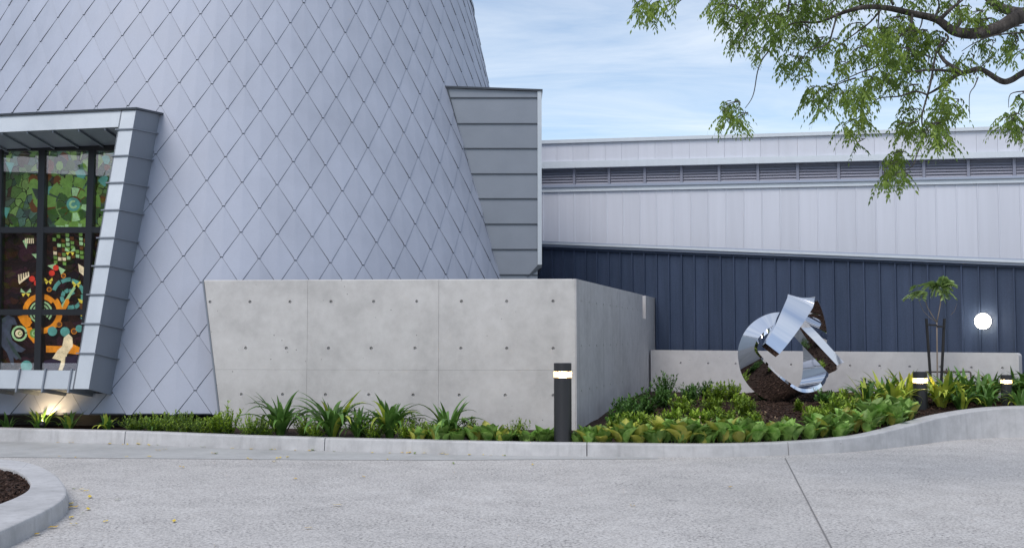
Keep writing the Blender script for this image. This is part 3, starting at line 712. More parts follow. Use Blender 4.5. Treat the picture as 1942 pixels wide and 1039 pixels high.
cw = empty('concrete_wall', (cA.x, cA.y, 0)); tag(cw, 'tall board-formed concrete wall with round tie holes joined to the shingled tower', 'wall')
def cwp(mb, name, m_): o = mb.build(name, m_); o.parent = cw; o.matrix_parent_inverse = Matrix.Translation((-cA.x, -cA.y, 0)); return o
def wcoord(x, y): p = onplane(x, y, cA, nF); return (p - cB).dot(uF), p.z
hl = []
for y0, y1, xs in ((571, 572.5, (397, 473, 549, 627, 708, 790, 875, 961, 1049)), (655.5, 664, (466, 543, 623, 704, 787, 874, 961, 1049)), (738.5, 757, (459, 537, 618, 700, 784, 871, 958, 1049))):
    z0 = sum(wcoord(x, y0 + (y1 - y0) * (x - 397) / 652)[1] for x in xs) / len(xs)
    hl += [(wcoord(x, 650)[0], z0) for x in xs]
# split the front into three formwork bays with fine joints between
js = [0, wcoord(583, 600)[0], wcoord(832, 600)[0], WF - .02]
thk = .28
zj = onplane(700, 701, cA, nF).z
for a, b, za_, zb_ in [(a, b, *zz_) for a, b in zip(js[:-1], js[1:]) for zz_ in ((-.1, zj - .001), (zj + .001, WT))]:
    mb = MB(); e = .0015; W_ = b - a - 2 * e; H_ = zb_ - za_; o0 = cB + uF * (a + e) + Vector((0, 0, za_)); cf = .012 if zb_ == WT else .0005
    hh = [(x - a - e, z - za_) for x, z in hl if a + .05 < x < b - .05 and za_ < z < zb_]
    holed_face(mb, o0, uF, Vector((0, 0, 1)), W_, H_ - cf, hh, .024, .035, nF)
    t0 = o0 + Vector((0, 0, H_)); r0, r1 = o0, o0 + uF * W_; k_ = -nF * thk; h_ = Vector((0, 0, H_ - cf)); ch = -nF * cf
    mb.add([r0 + h_, r1 + h_, t0 + uF * W_ + ch, t0 + ch], [(0, 1, 2, 3)])
    mb.add([t0 + ch, t0 + uF * W_ + ch, t0 + uF * W_ + k_, t0 + k_, r0 + k_, r1 + k_, r0, r1, r0 + h_, r1 + h_], [(0, 1, 2, 3), (3, 2, 5, 4), (4, 6, 8, 0, 3), (7, 5, 2, 1, 9)])
    wo = cwp(mb, 'wall_panel', M_WALL)
    if a == 0:                           # the end is cut on the slope of the tower
        b_ = bmesh.new(); b_.from_mesh(wo.data); e0_, e1_ = onplane(418, 787, cA, nF), onplane(387, 532, cA, nF); pn_ = (e1_ - e0_).cross(nF).normalized(); pn_ = pn_ if pn_.x > 0 else -pn_
        bmesh.ops.remove_doubles(b_, verts=b_.verts, dist=1e-5)
        r_ = bmesh.ops.bisect_plane(b_, geom=b_.verts[:] + b_.edges[:] + b_.faces[:], plane_co=e0_, plane_no=-pn_, clear_outer=True)
        b_.to_mesh(wo.data); b_.free()
        dw = Vector((.012, 0, 0)); m = MB(); q_ = [e0_ - dw * 2.2, e0_ - dw * .2, e1_ - dw * .2, e1_ - dw * 2.2]; m.hexa([p + nF * .012 for p in q_], [p - nF * .25 for p in q_]); (cwp(m, 'end_flashing', M_SIDE) if za_ > 0 else None)
# side wall running back
sE = Vector((2.9 * KS, 22.4 * KS, 0)); uS = (sE - cA).normalized(); nS = Vector((uS.y, -uS.x, 0)); SL = (sE - cA).length
def scoord(x): p = onplane(x, 640, cA, nS); return (p - cA).dot(uS)
s_cuts = [.0, scoord(1171.5), scoord(1219), SL]
sh = []
for z in (WT - .32, WT - .99, WT - 1.66):
    s_ = .34
    while s_ < SL - .2:
        sh.append((s_, z)); s_ += .6
def side_panel(a, b, z0, z1, name, holes=True):
    mb = MB(); W_ = b - a; o0 = cA + uS * a + Vector((0, 0, z0)); hh = [(x - a, z - z0) for x, z in sh if a + .08 < x < b - .08 and z0 + .1 < z < z1 - .05] if holes else []
    holed_face(mb, o0, uS, Vector((0, 0, 1)), W_, z1 - z0, hh, .024, .035, nS)
    k_ = -nS * .25; q = [o0, o0 + uS * W_, o0 + uS * W_ + Vector((0, 0, z1 - z0)), o0 + Vector((0, 0, z1 - z0))]
    mb.add(q + [p + k_ for p in q], [(7, 6, 5, 4), (1, 5, 6, 2), (2, 6, 7, 3), (3, 7, 4, 0)])
    cwp(mb, name, M_WALLS)
side_panel(.004, scoord(1125) - .0015, -.1, WT, 'wall_panel'); side_panel(scoord(1125) + .0015, scoord(1171.5) - .008, -.1, WT, 'wall_panel')
side_panel(scoord(1171.5) + .008, scoord(1219) - .002, -.1, WT, 'wall_panel')
zn = at(1222, 604, (cA + uS * scoord(1221)).y).z
side_panel(scoord(1219) + .002, scoord(1225), -.1, zn, 'wall_panel', False); side_panel(scoord(1225) + .002, SL, -.1, WT, 'wall_panel', False)
m = MB(); e0 = cA + uS * scoord(1219); e1 = cA + uS * scoord(1225); k1, k2 = -nS * .14, -nS * .25
m.hexa([e0 + k1 + Vector((0, 0, zn)), e1 + k1 + Vector((0, 0, zn)), e1 + k1 + Vector((0, 0, WT)), e0 + k1 + Vector((0, 0, WT))], [e0 + k2 + Vector((0, 0, zn)), e1 + k2 + Vector((0, 0, zn)), e1 + k2 + Vector((0, 0, WT)), e0 + k2 + Vector((0, 0, WT))]); cwp(m, 'notch_back', M_WALLS)
# low wall behind the garden
lA, lB = Vector((2.90, 23.2, 0)), Vector((8.56, 18.75, 0)); uL = (lB - lA).normalized(); nL = Vector((uL.y, -uL.x, 0)); LW = (lB - lA).length
if nL.y > 0: nL = -nL
LT = 1.24
mb = MB(); lh = []
for x in (1240, 1291, 1343, 1395, 1447, 1500, 1555, 1612, 1668, 1725, 1783, 1842, 1901):
    p = onplane(x, 690, lA, nL); s_ = (p - lA).dot(uL)
    if .1 < s_ < LW - .1: lh += [(s_, LT - .26 + .2), (s_, LT - .80 + .2)]
holed_face(mb, lA + Vector((0, 0, -.2)), uL, Vector((0, 0, 1)), LW - .06, LT + .2 - .06, lh, .024, .03, nL)
o0 = lA; k_ = -nL * .2
prof = [(LW - .06, LT - .06)] 
tops = [(0, LT - .06), (0, LT), (LW - .06, LT)] + [(LW - .06 + .06 * math.sin(a), LT - .06 + .06 * math.cos(a)) for a in (.4, .8, 1.2)] + [(LW, LT - .06), (LW, -.2), (LW - .06, -.2), (LW - .06, LT - .06)]
f = [lA + uL * s_ + Vector((0, 0, z)) for s_, z in tops]; n = len(f)
mb.add(f + [p + k_ for p in f], [tuple(reversed(range(n)))] + [(i, (i + 1) % n, (i + 1) % n + n, i + n) for i in range(0, n - 3)] + [tuple(range(n, 2 * n))])
bq = [lA + k_ + Vector((0, 0, -.2)), lA + k_ + uL * (LW - .06) + Vector((0, 0, -.2)), lA + k_ + uL * (LW - .06) + Vector((0, 0, LT - .06)), lA + k_ + Vector((0, 0, LT - .06))]
mb.add(bq, [(3, 2, 1, 0)])
tag(mb.build('low_wall', M_LOW), 'low pale concrete wall with tie holes in front of the blue cladding', 'wall')

# ------------------------------------------------------------------ clad building behind
bld = empty('clad_building', (5, 24, 0)); tag(bld, 'long shed with dark blue ribbed cladding, pale upper panels and grey louvres', 'building')
def bp(mb, name, m_, smooth=False): o = mb.build(name, m_, None, smooth); o.parent = bld; o.matrix_parent_inverse = Matrix.Translation((-5, -24, 0)); return o
pA, pB = at(1028, 640, 25.8), at(1942, 640, 19.9); pA.z = pB.z = 0
uB = (pB - pA).normalized(); nB = Vector((uB.y, -uB.x, 0)); nB = nB if nB.y < 0 else -nB
def blu(x, y): p = onplane(x, y, pA, nB); return (p - pA).dot(uB), p.z
s0, z0 = blu(1028, 469); s1, z1 = blu(1942, 506)
def btop(s): return z0 + (z1 - z0) * (s - s0) / (s1 - s0)
PW = .30; i = 0; s = -2.1
while s < 13.5:
    a, b = s, s + PW; m = MB(); P = lambda q, z, d=0.0: pA + uB * q + nB * d + Vector((0, 0, z))
    za, zb = btop(a), btop(b)
    m.hexa([P(a + .001, -.1), P(b - .001, -.1), P(b - .001, zb), P(a + .001, za)], [P(a + .001, -.1, -.03), P(b - .001, -.1, -.03), P(b - .001, zb, -.03), P(a + .001, za, -.03)])
    m.hexa([P(a - .014, -.1, .042), P(a + .014, -.1, .042), P(a + .014, za, .042), P(a - .014, za, .042)], [P(a - .02, -.1, .001), P(a + .02, -.1, .001), P(a + .02, za, .001), P(a - .02, za, .001)])
    bp(m, 'cladding_panel', M_BLUE); s += PW
def strip(fn, n, p0, sA, sB, zA, zB, hA, hB, d0, d1, name, m_, u):
    m = MB(); P = lambda q, z, d: p0 + u * q + n * d + Vector((0, 0, z))
    m.hexa([P(sA, zA, d0), P(sB, zB, d0), P(sB, zB + hB, d0), P(sA, zA + hA, d0)], [P(sA, zA, d1), P(sB, zB, d1), P(sB, zB + hB, d1), P(sA, zA + hA, d1)]); return bp(m, name, m_)
def bs(y0a, y0b, y1a, y1b, d0, d1, name, m_):     # band on the blue wall plane between image heights at both picture edges
    (q0, a0), (q1, b0) = blu(1028, y0a), blu(1942, y0b); (_, a1), (_, b1) = blu(1028, y1a), blu(1942, y1b)
    ex = lambda a, b, q: a + (b - a) * (q - q0) / (q1 - q0)
    strip(None, nB, pA, -2.1, 13.5, ex(a0, b0, -2.1), ex(a0, b0, 13.5), ex(a1, b1, -2.1) - ex(a0, b0, -2.1), ex(a1, b1, 13.5) - ex(a0, b0, 13.5), d0, d1, name, m_, uB)
bs(472, 508.5, 468, 504.5, .06, -.02, 'cladding_cap', M_BLUE)
bs(467.8, 504.3, 463.5, 499.5, .10, -.3, 'gutter_underside', M_GREYB)
bs(463.3, 499.3, 459.5, 494.5, .14, -.3, 'gutter_edge', M_TRIM)
bs(459.3, 494.3, 457.5, 491.5, .08, -.3, 'gutter_lip', M_GREYB)
qA, qB = at(1060, 640, 26.25), at(1910, 640, 22.5); qA.z = qB.z = 0; uQ = (qB - qA).normalized(); nQ = Vector((uQ.y, -uQ.x, 0)); nQ = nQ if nQ.y < 0 else -nQ
def qp(x, y): p = onplane(x, y, qA, nQ); return (p - qA).dot(uQ), p.z
def qline(ya, yb):
    (q0, a), (q1, b) = qp(1028, ya), qp(1942, yb); return lambda q: a + (b - a) * (q - q0) / (q1 - q0)
S0, S1 = -2.4, 14.0
def qband(lo, hi, d0, d1, name, m_, a=S0, b=S1): strip(None, nQ, qA, a, b, lo(a), lo(b), hi(a) - lo(a), hi(b) - lo(b), d0, d1, name, m_, uQ)
l_bot, l_w1, l_sill, l_lv0, l_lv1, l_tr, l_fa, l_cap = qline(470, 510), qline(365, 347), qline(357, 338.5), qline(352, 334), qline(321.5, 300), qline(309, 288.5), qline(275, 247.5), qline(268.5, 241)
s = S0
while s < S1 - .01:
    qband(l_bot, l_w1, 0, -.06, 'pale_panel', M_WHITE, s + .0006, s + .3994)
    m = MB(); P = lambda q, z, d=0.0: qA + uQ * q + nQ * d + Vector((0, 0, z))
    m.hexa([P(s - .008, l_bot(s), .010), P(s + .008, l_bot(s), .010), P(s + .008, l_w1(s), .010), P(s - .008, l_w1(s), .010)], [P(s - .02, l_bot(s), .0005), P(s + .02, l_bot(s), .0005), P(s + .02, l_w1(s), .0005), P(s - .02, l_w1(s), .0005)]); bp(m, 'panel_rib', M_WHITE)
    qband(l_tr, l_fa, .10, -.06, 'fascia_panel', M_WHITE, s + .002, s + .398); s += .4
qband(l_w1, l_sill, .05, -.06, 'sill_flashing', M_TRIM); qband(l_sill, l_lv0, .09, -.06, 'sill_edge', M_GREYB)
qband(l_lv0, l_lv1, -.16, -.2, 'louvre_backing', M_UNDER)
qband(l_lv1, l_tr, .15, -.2, 'eaves_trim', M_TRIM); qband(l_fa, l_cap, .16, -.4, 'roof_capping', M_TRIM)
s = qp(1088, 335)[0] - .86 * 4; lvw = .864
while s < S1 - .5:
    m = MB(); P = lambda q, z, d=0.0: qA + uQ * q + nQ * d + Vector((0, 0, z)); zl, zh = l_lv0(s), l_lv1(s)
    m.hexa([P(s - .03, zl, .02), P(s + .03, zl, .02), P(s + .03, zh, .02), P(s - .03, zh, .02)], [P(s - .03, zl, -.14), P(s + .03, zl, -.14), P(s + .03, zh, -.14), P(s - .03, zh, -.14)]); bp(m, 'louvre_post', M_LOUV)
    m = MB(); nsl = 6
    for k in range(nsl):
        f0 = (k + .12) / nsl; a, b = s + .034, s + lvw - .034
        za, zb = l_lv0(a) + (l_lv1(a) - l_lv0(a)) * f0, l_lv0(b) + (l_lv1(b) - l_lv0(b)) * f0; hh = .078; tt = Vector((0, 0, .006))
        q = [P(a, za, -.005), P(b, zb, -.005), P(b, zb + hh, -.05), P(a, za + hh, -.05)]; m.hexa(q, [p + tt for p in q])
    stuff(bp(m, 'louvre_slats', M_LOUV)); s += lvw
m = MB(); P = lambda q, z, d=0.0: qA + uQ * q + nQ * d + Vector((0, 0, z))
m.hexa([P(S0, l_fa(S0), -.4), P(S1, l_fa(S1), -.4), P(S1, l_fa(S1), -9), P(S0, l_fa(S0), -9)], [P(S0, l_cap(S0), -.4), P(S1, l_cap(S1), -.4), P(S1, l_cap(S1), -9), P(S0, l_cap(S0), -9)]); bp(m, 'roof', M_TRIM)
# round wall lamp on the blue cladding
lp = onplane(1866, 609, pA + nB * .045, nB)
wl = empty('wall_lamp', lp); tag(wl, 'glowing white globe lamp fixed to the blue cladding', 'lamp')
q = nB.to_track_quat('Z', 'Y').to_euler(); wl.rotation_euler = q
m = MB(); m.lathe([(.001, 0), (.125, 0), (.125, .03), (.001, .03)], 28); m.build('base_plate', M_POST, wl)
m = MB(); m.lathe([(.11, .03)] + [(.142 * math.cos(a), .085 + .075 * math.sin(a)) for a in [(-.7 + i * .227) for i in range(10)]] + [(.001, .16)], 64); m.build('globe', M_GLOBE, wl, True)

# ------------------------------------------------------------------ bollards
def bollard(p, d, ztop, label, power=6.0):
    b = empty('bollard_light', p); tag(b, label, 'bollard', None); h = ztop - p.z; r = d / 2
    m = MB(); m.lathe([(r, -.1), (r, h - .62 * d * .9 - .11)], 32); 
    zl0, zl1 = h - .82 * d, h - .47 * d
    m = MB(); m.lathe([(.001, -.1), (r, -.1), (r, zl0 - .004), (r - .006, zl0), (.001, zl0)], 36); o = m.build('post', M_POST, b, False)
    m = MB(); m.lathe([(r * 1.02, zl0 + .001), (r * 1.03, zl0 + .01), (r * 1.03, zl1 - .01), (r * 1.02, zl1 - .001)], 36); m.build('lens', M_LENSG, b, True)
    m = MB(); m.lathe([(.001, zl0 + .005), (r * .42, zl0 + .005), (r * .42, zl1 - .008), (.001, zl1 - .008)], 20); m.build('lamp', M_LENS, b, True)
    m = MB(); m.lathe([(.001, zl1), (r, zl1), (r, h - .006), (r - .006, h), (.001, h)], 36); m.build('cap', M_POST, b)
    return b
M_LENSG = bpy.data.materials.new('frosted_lens'); M_LENSG.use_nodes = True; t_ = M_LENSG.node_tree; p_ = t_.nodes['Principled BSDF']
p_.inputs['Base Color'].default_value = (.75, .62, .42, 1); p_.inputs['Roughness'].default_value = .5; p_.inputs['Emission Color'].default_value = (1, .74, .42, 1); p_.inputs['Emission Strength'].default_value = .5
tr_ = t_.nodes.new('ShaderNodeBsdfTransparent'); mxn = t_.nodes.new('ShaderNodeMixShader'); mxn.inputs[0].default_value = .6
t_.links.new(tr_.outputs[0], mxn.inputs[1]); t_.links.new(p_.outputs[0], mxn.inputs[2]); t_.links.new(mxn.outputs[0], t_.nodes['Material Output'].inputs[0])
def bol(x, ytop, Y, wpx, label):
    t = at(x, ytop, Y); d = wpx / FPX * Y; return bollard(Vector((t.x, t.y, soil_z(t.x, t.y))), d, t.z, label)
bol(1067, 688, 14.42, 33.5, 'tall charcoal bollard light with glowing band before the tall concrete wall')
bol(1744.5, 704.5, 17.5, 26, 'charcoal bollard light among lime strappy leaves by the staked sapling')
bol(1908, 710.5, 17.5, 20, 'small bollard light by the rounded end of the low wall')
def gx_(x, Y): return Vector(((x - 971) / FPX * Y, Y, 0))
def kb(x, off):                       # a spot 'off' behind the kerb's back edge, in the direction of picture column x
    X = (x - 971) / FPX * 15
    for _ in range(4): Y = kerb_at(X)[0] + .22 + off; X = (x - 971) / FPX * Y
    return Vector((X, Y, 0))
# low garden light washing the foot of the tower
gpos = kb(86, .06)
gl_ = empty('garden_spotlight', (gpos.x, gpos.y, soil_z(gpos.x, gpos.y))); tag(gl_, 'small warm garden light among leaves beneath the stained glass window', 'light')
m = MB(); m.tube([(0, 0, -.05), (0, 0, .09)], .012); m.build('spike', M_POST, gl_)
m = MB(); m.tube([(0, -.03, .07), (0, .02, .125)], .035, 14); m.build('housing', M_POST, gl_)
m = MB(); m.tube([(0, .021, .126), (0, .025, .130)], .028, 14); m.build('lens', M_LENS, gl_)
ld = bpy.data.lights.new('garden_spotlight_lamp', 'SPOT'); ld.energy = 28; ld.color = (1, .70, .36); ld.spot_size = math.radians(150); ld.spot_blend = 1; ld.shadow_soft_size = .06
lo_ = bpy.data.objects.new('lamp', ld); C.objects.link(lo_); lo_.parent = gl_; lo_.location = (0, .03, .15); lo_.rotation_euler = (math.radians(125), 0, 0)

# ------------------------------------------------------------------ mirror sculpture
SY = 19.2
def spt(zx, zy, dy): return at(1380 + zx / 4.33, 540 + zy / 4.33, SY + dy)
#        zx   zy   dy     W (wide axis)          w    t
SCULPT = [
 (352, 535, -.62, (.92, .05, -.38), .26, .16), (425, 430, -.50, (.93, .1, -.33), .30, .16), (505, 300, -.34, (.95, .1, -.25), .36, .13), (575, 180, -.16, (.98, .08, -.12), .40, .10), (602, 128, -.06, (1, .05, -.05), .42, .07),
 (632, 150, .06, (1, -.05, -.05), .40, .06), (664, 240, .18, (.95, -.25, -.1), .44, .06), (696, 360, .30, (.86, -.48, -.1), .46, .06), (722, 500, .36, (.68, -.72, -.1), .44, .06), (728, 640, .31, (.58, -.80, -.06), .46, .06), (714, 765, .17, (.50, -.86, 0), .46, .06),
 (655, 858, .02, (.38, -.9, .12), .46, .06), (550, 902, -.09, (.34, -.87, .34), .46, .06), (420, 872, -.14, (.48, -.68, .55), .47, .06), (300, 788, -.16, (.56, -.6, .57), .48, .06), (212, 680, -.12, (.55, -.7, .45), .47, .06), (165, 572, -.05, (.42, -.88, .15), .42, .06), (180, 468, .05, (.44, -.86, -.2), .34, .06),
 (244, 372, .12, (.44, -.74, -.5), .29, .08), (340, 314, .12, (.28, -.76, -.58), .28, .12), (450, 300, .04, (.05, -.8, -.6), .27, .16), (560, 335, -.08, (-.28, -.82, -.45), .26, .20), (660, 430, -.22, (-.42, -.78, -.42), .25, .22), (780, 560, -.36, (-.42, -.78, -.42), .24, .22), (893, 682, -.48, (-.42, -.78, -.42), .23, .22)]
rows_ = []
for zx, zy, dy, Wd, wd, th in SCULPT: p = spt(zx, zy, dy); rows_.append((*p, *Vector(Wd).normalized(), wd * 1.12, max(th, .065)))
cl = spline(rows_, 10); sv, sf = [], []
for i, q in enumerate(cl):
    p = Vector(q[:3]); a = Vector(cl[max(i - 1, 0)][:3]); b = Vector(cl[min(i + 1, len(cl) - 1)][:3]); t = (b - a).normalized()
    W_ = Vector(q[3:6]); W_ = (W_ - t * W_.dot(t)).normalized(); Nn = t.cross(W_); hw, ht_ = q[6] / 2, q[7] / 2
    sv += [p + W_ * hw + Nn * ht_, p + W_ * hw - Nn * ht_, p - W_ * hw - Nn * ht_, p - W_ * hw + Nn * ht_]
for i in range(len(cl) - 1):
    for k in range(4): sf.append((i * 4 + k, i * 4 + (k + 1) % 4, i * 4 + 4 + (k + 1) % 4, i * 4 + 4 + k))
sf += [(3, 2, 1, 0), tuple(len(sv) - 4 + k for k in range(4))]
sb = at(1500, 765, SY); sb.z = soil_z(sb.x, sb.y)
scl = empty('sculpture', sb); tag(scl, 'polished mirror steel ribbon sculpture of looping bands on the garden bed', 'sculpture')
so_ = mk('steel_ribbon', [v - sb for v in sv], sf, M_STEEL, scl, True)
bmx = bmesh.new(); bmx.from_mesh(so_.data); bmesh.ops.recalc_face_normals(bmx, faces=bmx.faces)
for e in bmx.edges:
    if len(e.link_faces) == 2 and e.link_faces[0].normal.angle(e.link_faces[1].normal, 0) > .6: e.smooth = False
bmx.to_mesh(so_.data); bmx.free()

# ------------------------------------------------------------------ plants
def strap_mesh(L_, W_, droop, fold=.35, n=9, name='leaf'):
    v, f = [], []; x = z = 0; ang = math.radians(8)
    for i in range(n + 1):
        t = i / n; wd = W_ * (min(1, .45 + 2.2 * t) if t < .25 else (1 - ((t - .25) / .75) ** 2.2)) * .5 + .0008
        v += [(x, -wd, z + wd * fold), (x, 0, z), (x, wd, z + wd * fold)]
        ang += droop / n * (.4 + 1.6 * t); x += math.sin(ang) * L_ / n; z += math.cos(ang) * L_ / n
    for i in range(n):
        a = i * 3; f += [(a, a + 1, a + 4, a + 3), (a + 1, a + 2, a + 5, a + 4)]
    me = bpy.data.meshes.new(name); me.from_pydata(v, [], f); me.polygons.foreach_set('use_smooth', [True] * len(f)); return me
def broad_mesh(L_, W_, droop, cup):
    v, f = [], []; n = 8; x = z = 0; ang = math.radians(12)
    for i in range(n + 1):
        t = i / n; wd = .012 if t < .22 else W_ * .5 * max(.06, math.sin(PI * min(1, ((t - .2) / .8) ** .8 * .93 + .07)) ** .65)
        cz = wd * cup
        for k, s_ in enumerate((-1, -.5, 0, .5, 1)): v.append((x - abs(s_) * cz * math.cos(ang) + .006 * math.sin(i * 2.2) * s_, wd * s_, z + abs(s_) ** 1.5 * cz * .6 * math.sin(ang) + .008 * math.sin(i * 1.9 + s_ * 3) * abs(s_)))
        ang += droop / n * (.2 + 1.8 * t); x += math.sin(ang) * L_ / n; z += math.cos(ang) * L_ / n
    for i in range(n):
        for k in range(4): a = i * 5 + k; f.append((a, a + 1, a + 6, a + 5))
    me = bpy.data.meshes.new('leaf'); me.from_pydata(v, [], f); me.polygons.foreach_set('use_smooth', [True] * len(f)); return me
def setmat(lst, m):
    out = []
    for me in lst: c = me.copy(); c.materials.clear(); c.materials.append(m); out.append(c)
    return out
ST = [strap_mesh(1, .115, d) for d in (.5, .9, 1.3, 1.7, 2.1)]
ST_G, ST_Y = setmat(ST, M_STRAP), setmat(ST, M_STRAPY)
BR = [broad_mesh(1, .52, d, c) for d, c in ((.2, .45), (.5, .5), (.8, .6), (1.3, .35), (.35, .8))]
BR_G, BR_Y = setmat(BR, M_BROAD), setmat(BR, M_BROADY)
def clump(name, p, label, cat, lst, n, size, spread, group, alt=None, altp=0.0, jit=.03, wid=1.0):
    e = empty(name, (p.x, p.y, soil_z(p.x, p.y) - .01), R.uniform(0, 6.28)); tag(e, label, cat, group)
    for i in range(n):
        src = alt if alt and R.random() < altp else lst
        k = min(len(src) - 1, int(R.random() ** (1 / max(.2, spread)) * len(src)))
        o = bpy.data.objects.new('leaf', src[k]); C.objects.link(o); o.parent = e; a = i * 2.39996 + R.uniform(-.4, .4); s_ = size * R.uniform(.65, 1.1)
        o.scale = (s_, s_ * wid * R.uniform(.85, 1.15), s_); o.location = (math.cos(a) * R.uniform(0, jit), math.sin(a) * R.uniform(0, jit), 0)
        o.rotation_euler = (R.uniform(-.12, .12), R.uniform(-.15, .3), a)
    return e
GS = 'strappy clumps along the kerb'
for x, off, sz, lab in ((535, .22, .62, 'arching green strappy plant, the one nearest the tower on the kerb'), (632, .24, .66, 'tallest arching strappy plant with an upright leaf, below a wall panel joint'), (742, .3, .58, 'arching green strappy plant between two larger strappy clumps'), (850, .26, .60, 'green strappy plant with yellowing leaf beside yellow broad-leaved clumps')):
    clump('strappy_plant', kb(x, off), lab, 'plant', ST_G, R.randint(38, 56), sz * R.uniform(1.1, 1.32), R.uniform(1.0, 1.5), GS, ST_Y, .07, .06, 1.0)
clump('strappy_plant', kb(680, .2), 'short strappy plant tucked beside the tallest strappy clump', 'plant', ST_G, 26, .52, 1.2, GS)
for x, sz, n, lab in ((20, .26, 7, 'sparse grassy tuft at the tower foot beneath a bronze circle of glass'), (82, .33, 18, 'dense grassy tuft lit by the garden light'), (136, .32, 11, 'narrow upright grassy tuft with orange leaf tips'), (290, .26, 9, 'thin grassy tuft beside the low green groundcover')):
    clump('grass_tuft', kb(x, .12), lab, 'plant', ST_G, int(n * 1.6), sz * 1.15, .6, 'tufts at the tower foot', ST_Y, .15, .06, 1.3)
clump('strappy_plant', kb(208, .1), 'pale green rosette of short curled leaves at the tower foot', 'plant', ST_Y, 24, .30, 1.5, None, ST_G, .5, .02, 1.9)
def shrub_mesh(h, r, nst, leafs, ls, seed, wide=.42):
    q = random.Random(seed); st = MB(); fo = MB()
    for i in range(nst):
        a = q.uniform(0, 6.28); lean = q.uniform(.05, 1) ** .7 * r; hh = h * q.uniform(.6, 1) * (1 - .35 * (lean / r) ** 2)
        P0 = Vector((math.cos(a) * lean * .25, math.sin(a) * lean * .25, 0)); P1 = Vector((math.cos(a) * lean, math.sin(a) * lean, hh))
        mid = P0.lerp(P1, .5) + Vector((math.cos(a), math.sin(a), 0)) * r * -.1
        def pt(t): return P0 * (1 - t) ** 2 + mid * 2 * t * (1 - t) + P1 * t * t
        st.tube([pt(k / 4) for k in range(5)], [.006, .005, .004, .003, .002], 4, False)
        for k in range(leafs):
            t = .12 + .88 * (k + q.random()) / leafs; p = pt(t); b = q.uniform(0, 6.28); el = q.uniform(.05, 1.0) + (t > .9) * .5
            d = Vector((math.cos(b) * math.cos(el), math.sin(b) * math.cos(el), math.sin(el))); s_ = ls * q.uniform(.6, 1.15) * (1.1 - .35 * t)
            sd = d.cross(Vector((0, 0, 1))).normalized() * s_ * wide * .5; up_ = sd.cross(d).normalized()
            m1 = p + d * s_ * .5 + up_ * s_ * .06; tip = p + d * s_ - up_ * s_ * .08
            fo.add([p, m1 + sd, tip, m1 - sd, m1 - up_ * s_ * .05], [(0, 4, 1), (1, 4, 2), (2, 4, 3), (3, 4, 0)])
    out = []
    for nm, m_ in (('stems', st), ('foliage', fo)):
        me = bpy.data.meshes.new(nm); me.from_pydata([tuple(v) for v in m_.v], [], m_.f); out.append(me)
    return out
def shrub(p, label, m_, h, r, nst=18, leafs=16, ls=.07, name='leafy_shrub', group=None, cat='shrub', wide=.42):
    s_, f_ = shrub_mesh(h, r, nst, leafs, ls, R.randint(0, 9999), wide); e = empty(name, (p.x, p.y, soil_z(p.x, p.y) - .01)); tag(e, label, cat, group)
    link('stems', s_, M_STEM, e); link('foliage', f_, m_, e); return e
GC = 'low groundcover at the tower foot'
for i, (x, h) in enumerate(((262, .15), (300, .17), (330, .2), (358, .22), (388, .2), (478, .2), (505, .16))):
    shrub(kb(x, .14), 'low small-leaved groundcover between kerb and ' + ('tower foot' if x < 450 else 'concrete wall'), M_SHRUB, h + .14, .26, 40, 16, .06, 'groundcover_plant', GC, 'plant')
shrub(kb(438, .2), 'upright bushy herb at the junction of tower and concrete wall', M_SHRUB, .52, .2, 26, 18, .085, 'herb')
shrub(kb(414, .2), 'low broad herb left of the wall edge, against the tower', M_SHRUB, .38, .24, 26, 14, .10, 'herb')
for x, off, h, lab in ((580, .34, .2, 'low leafy filler between the first two strappy plants'), (690, .4, .24, 'leafy filler behind the short strappy plant'), (712, .15, .18, 'low leafy filler right of the short strappy plant'), (785, .4, .24, 'leafy filler between the third and fourth strappy plants'), (815, .15, .18, 'low filler before the last strappy plant'), (600, .12, .16, 'creeping filler at the kerb by the tallest strappy plant'), (770, .12, .16, 'creeping filler at the kerb between strappy plants'), (890, .4, .2, 'leafy filler behind yellow broad leaves at the wall'), (985, .35, .2, 'leafy filler behind green broad leaves by the bollard')):
    shrub(kb(x, off), lab, M_SHRUB, h + .12, .24, 34, 15, .07, 'groundcover_plant', 'fillers between the strappy plants', 'plant')
GB_ = 'broad-leaved clumps behind the kerb'
ZN = ((822, 'at the foot of the strappy plants'), (885, 'pressed against the last strappy plant'), (975, 'before the wall between strappy plants and bollard'), (1050, 'close to the tall bollard on its tower side'), (1160, 'close to the tall bollard on its sculpture side'), (1226, 'at the tall wall corner'), (1325, 'before the bright shrubs'), (1440, 'before the mulch clearing'), (1515, 'before the sculpture'), (1600, 'below the sculpture arm'), (1660, 'before the rounded shrub'), (1760, 'where the kerb begins to rise'))
def broad(x, off, sz, yl, n=30):
    z_ = next(t for m_, t in ZN if x < m_); dp = 'set back' if off > .55 else ('second row' if off > .28 else 'kerb-side')
    lab = '%s %s broad-leaved clump %s' % (dp, 'mostly yellow' if yl > .35 else ('yellow-flecked' if yl > .15 else 'green'), z_)
    clump('broad_leaved_plant', kb(x, off), lab, 'plant', BR_G, n, sz, 1.0, GB_, BR_Y, yl, .11, 1.05)
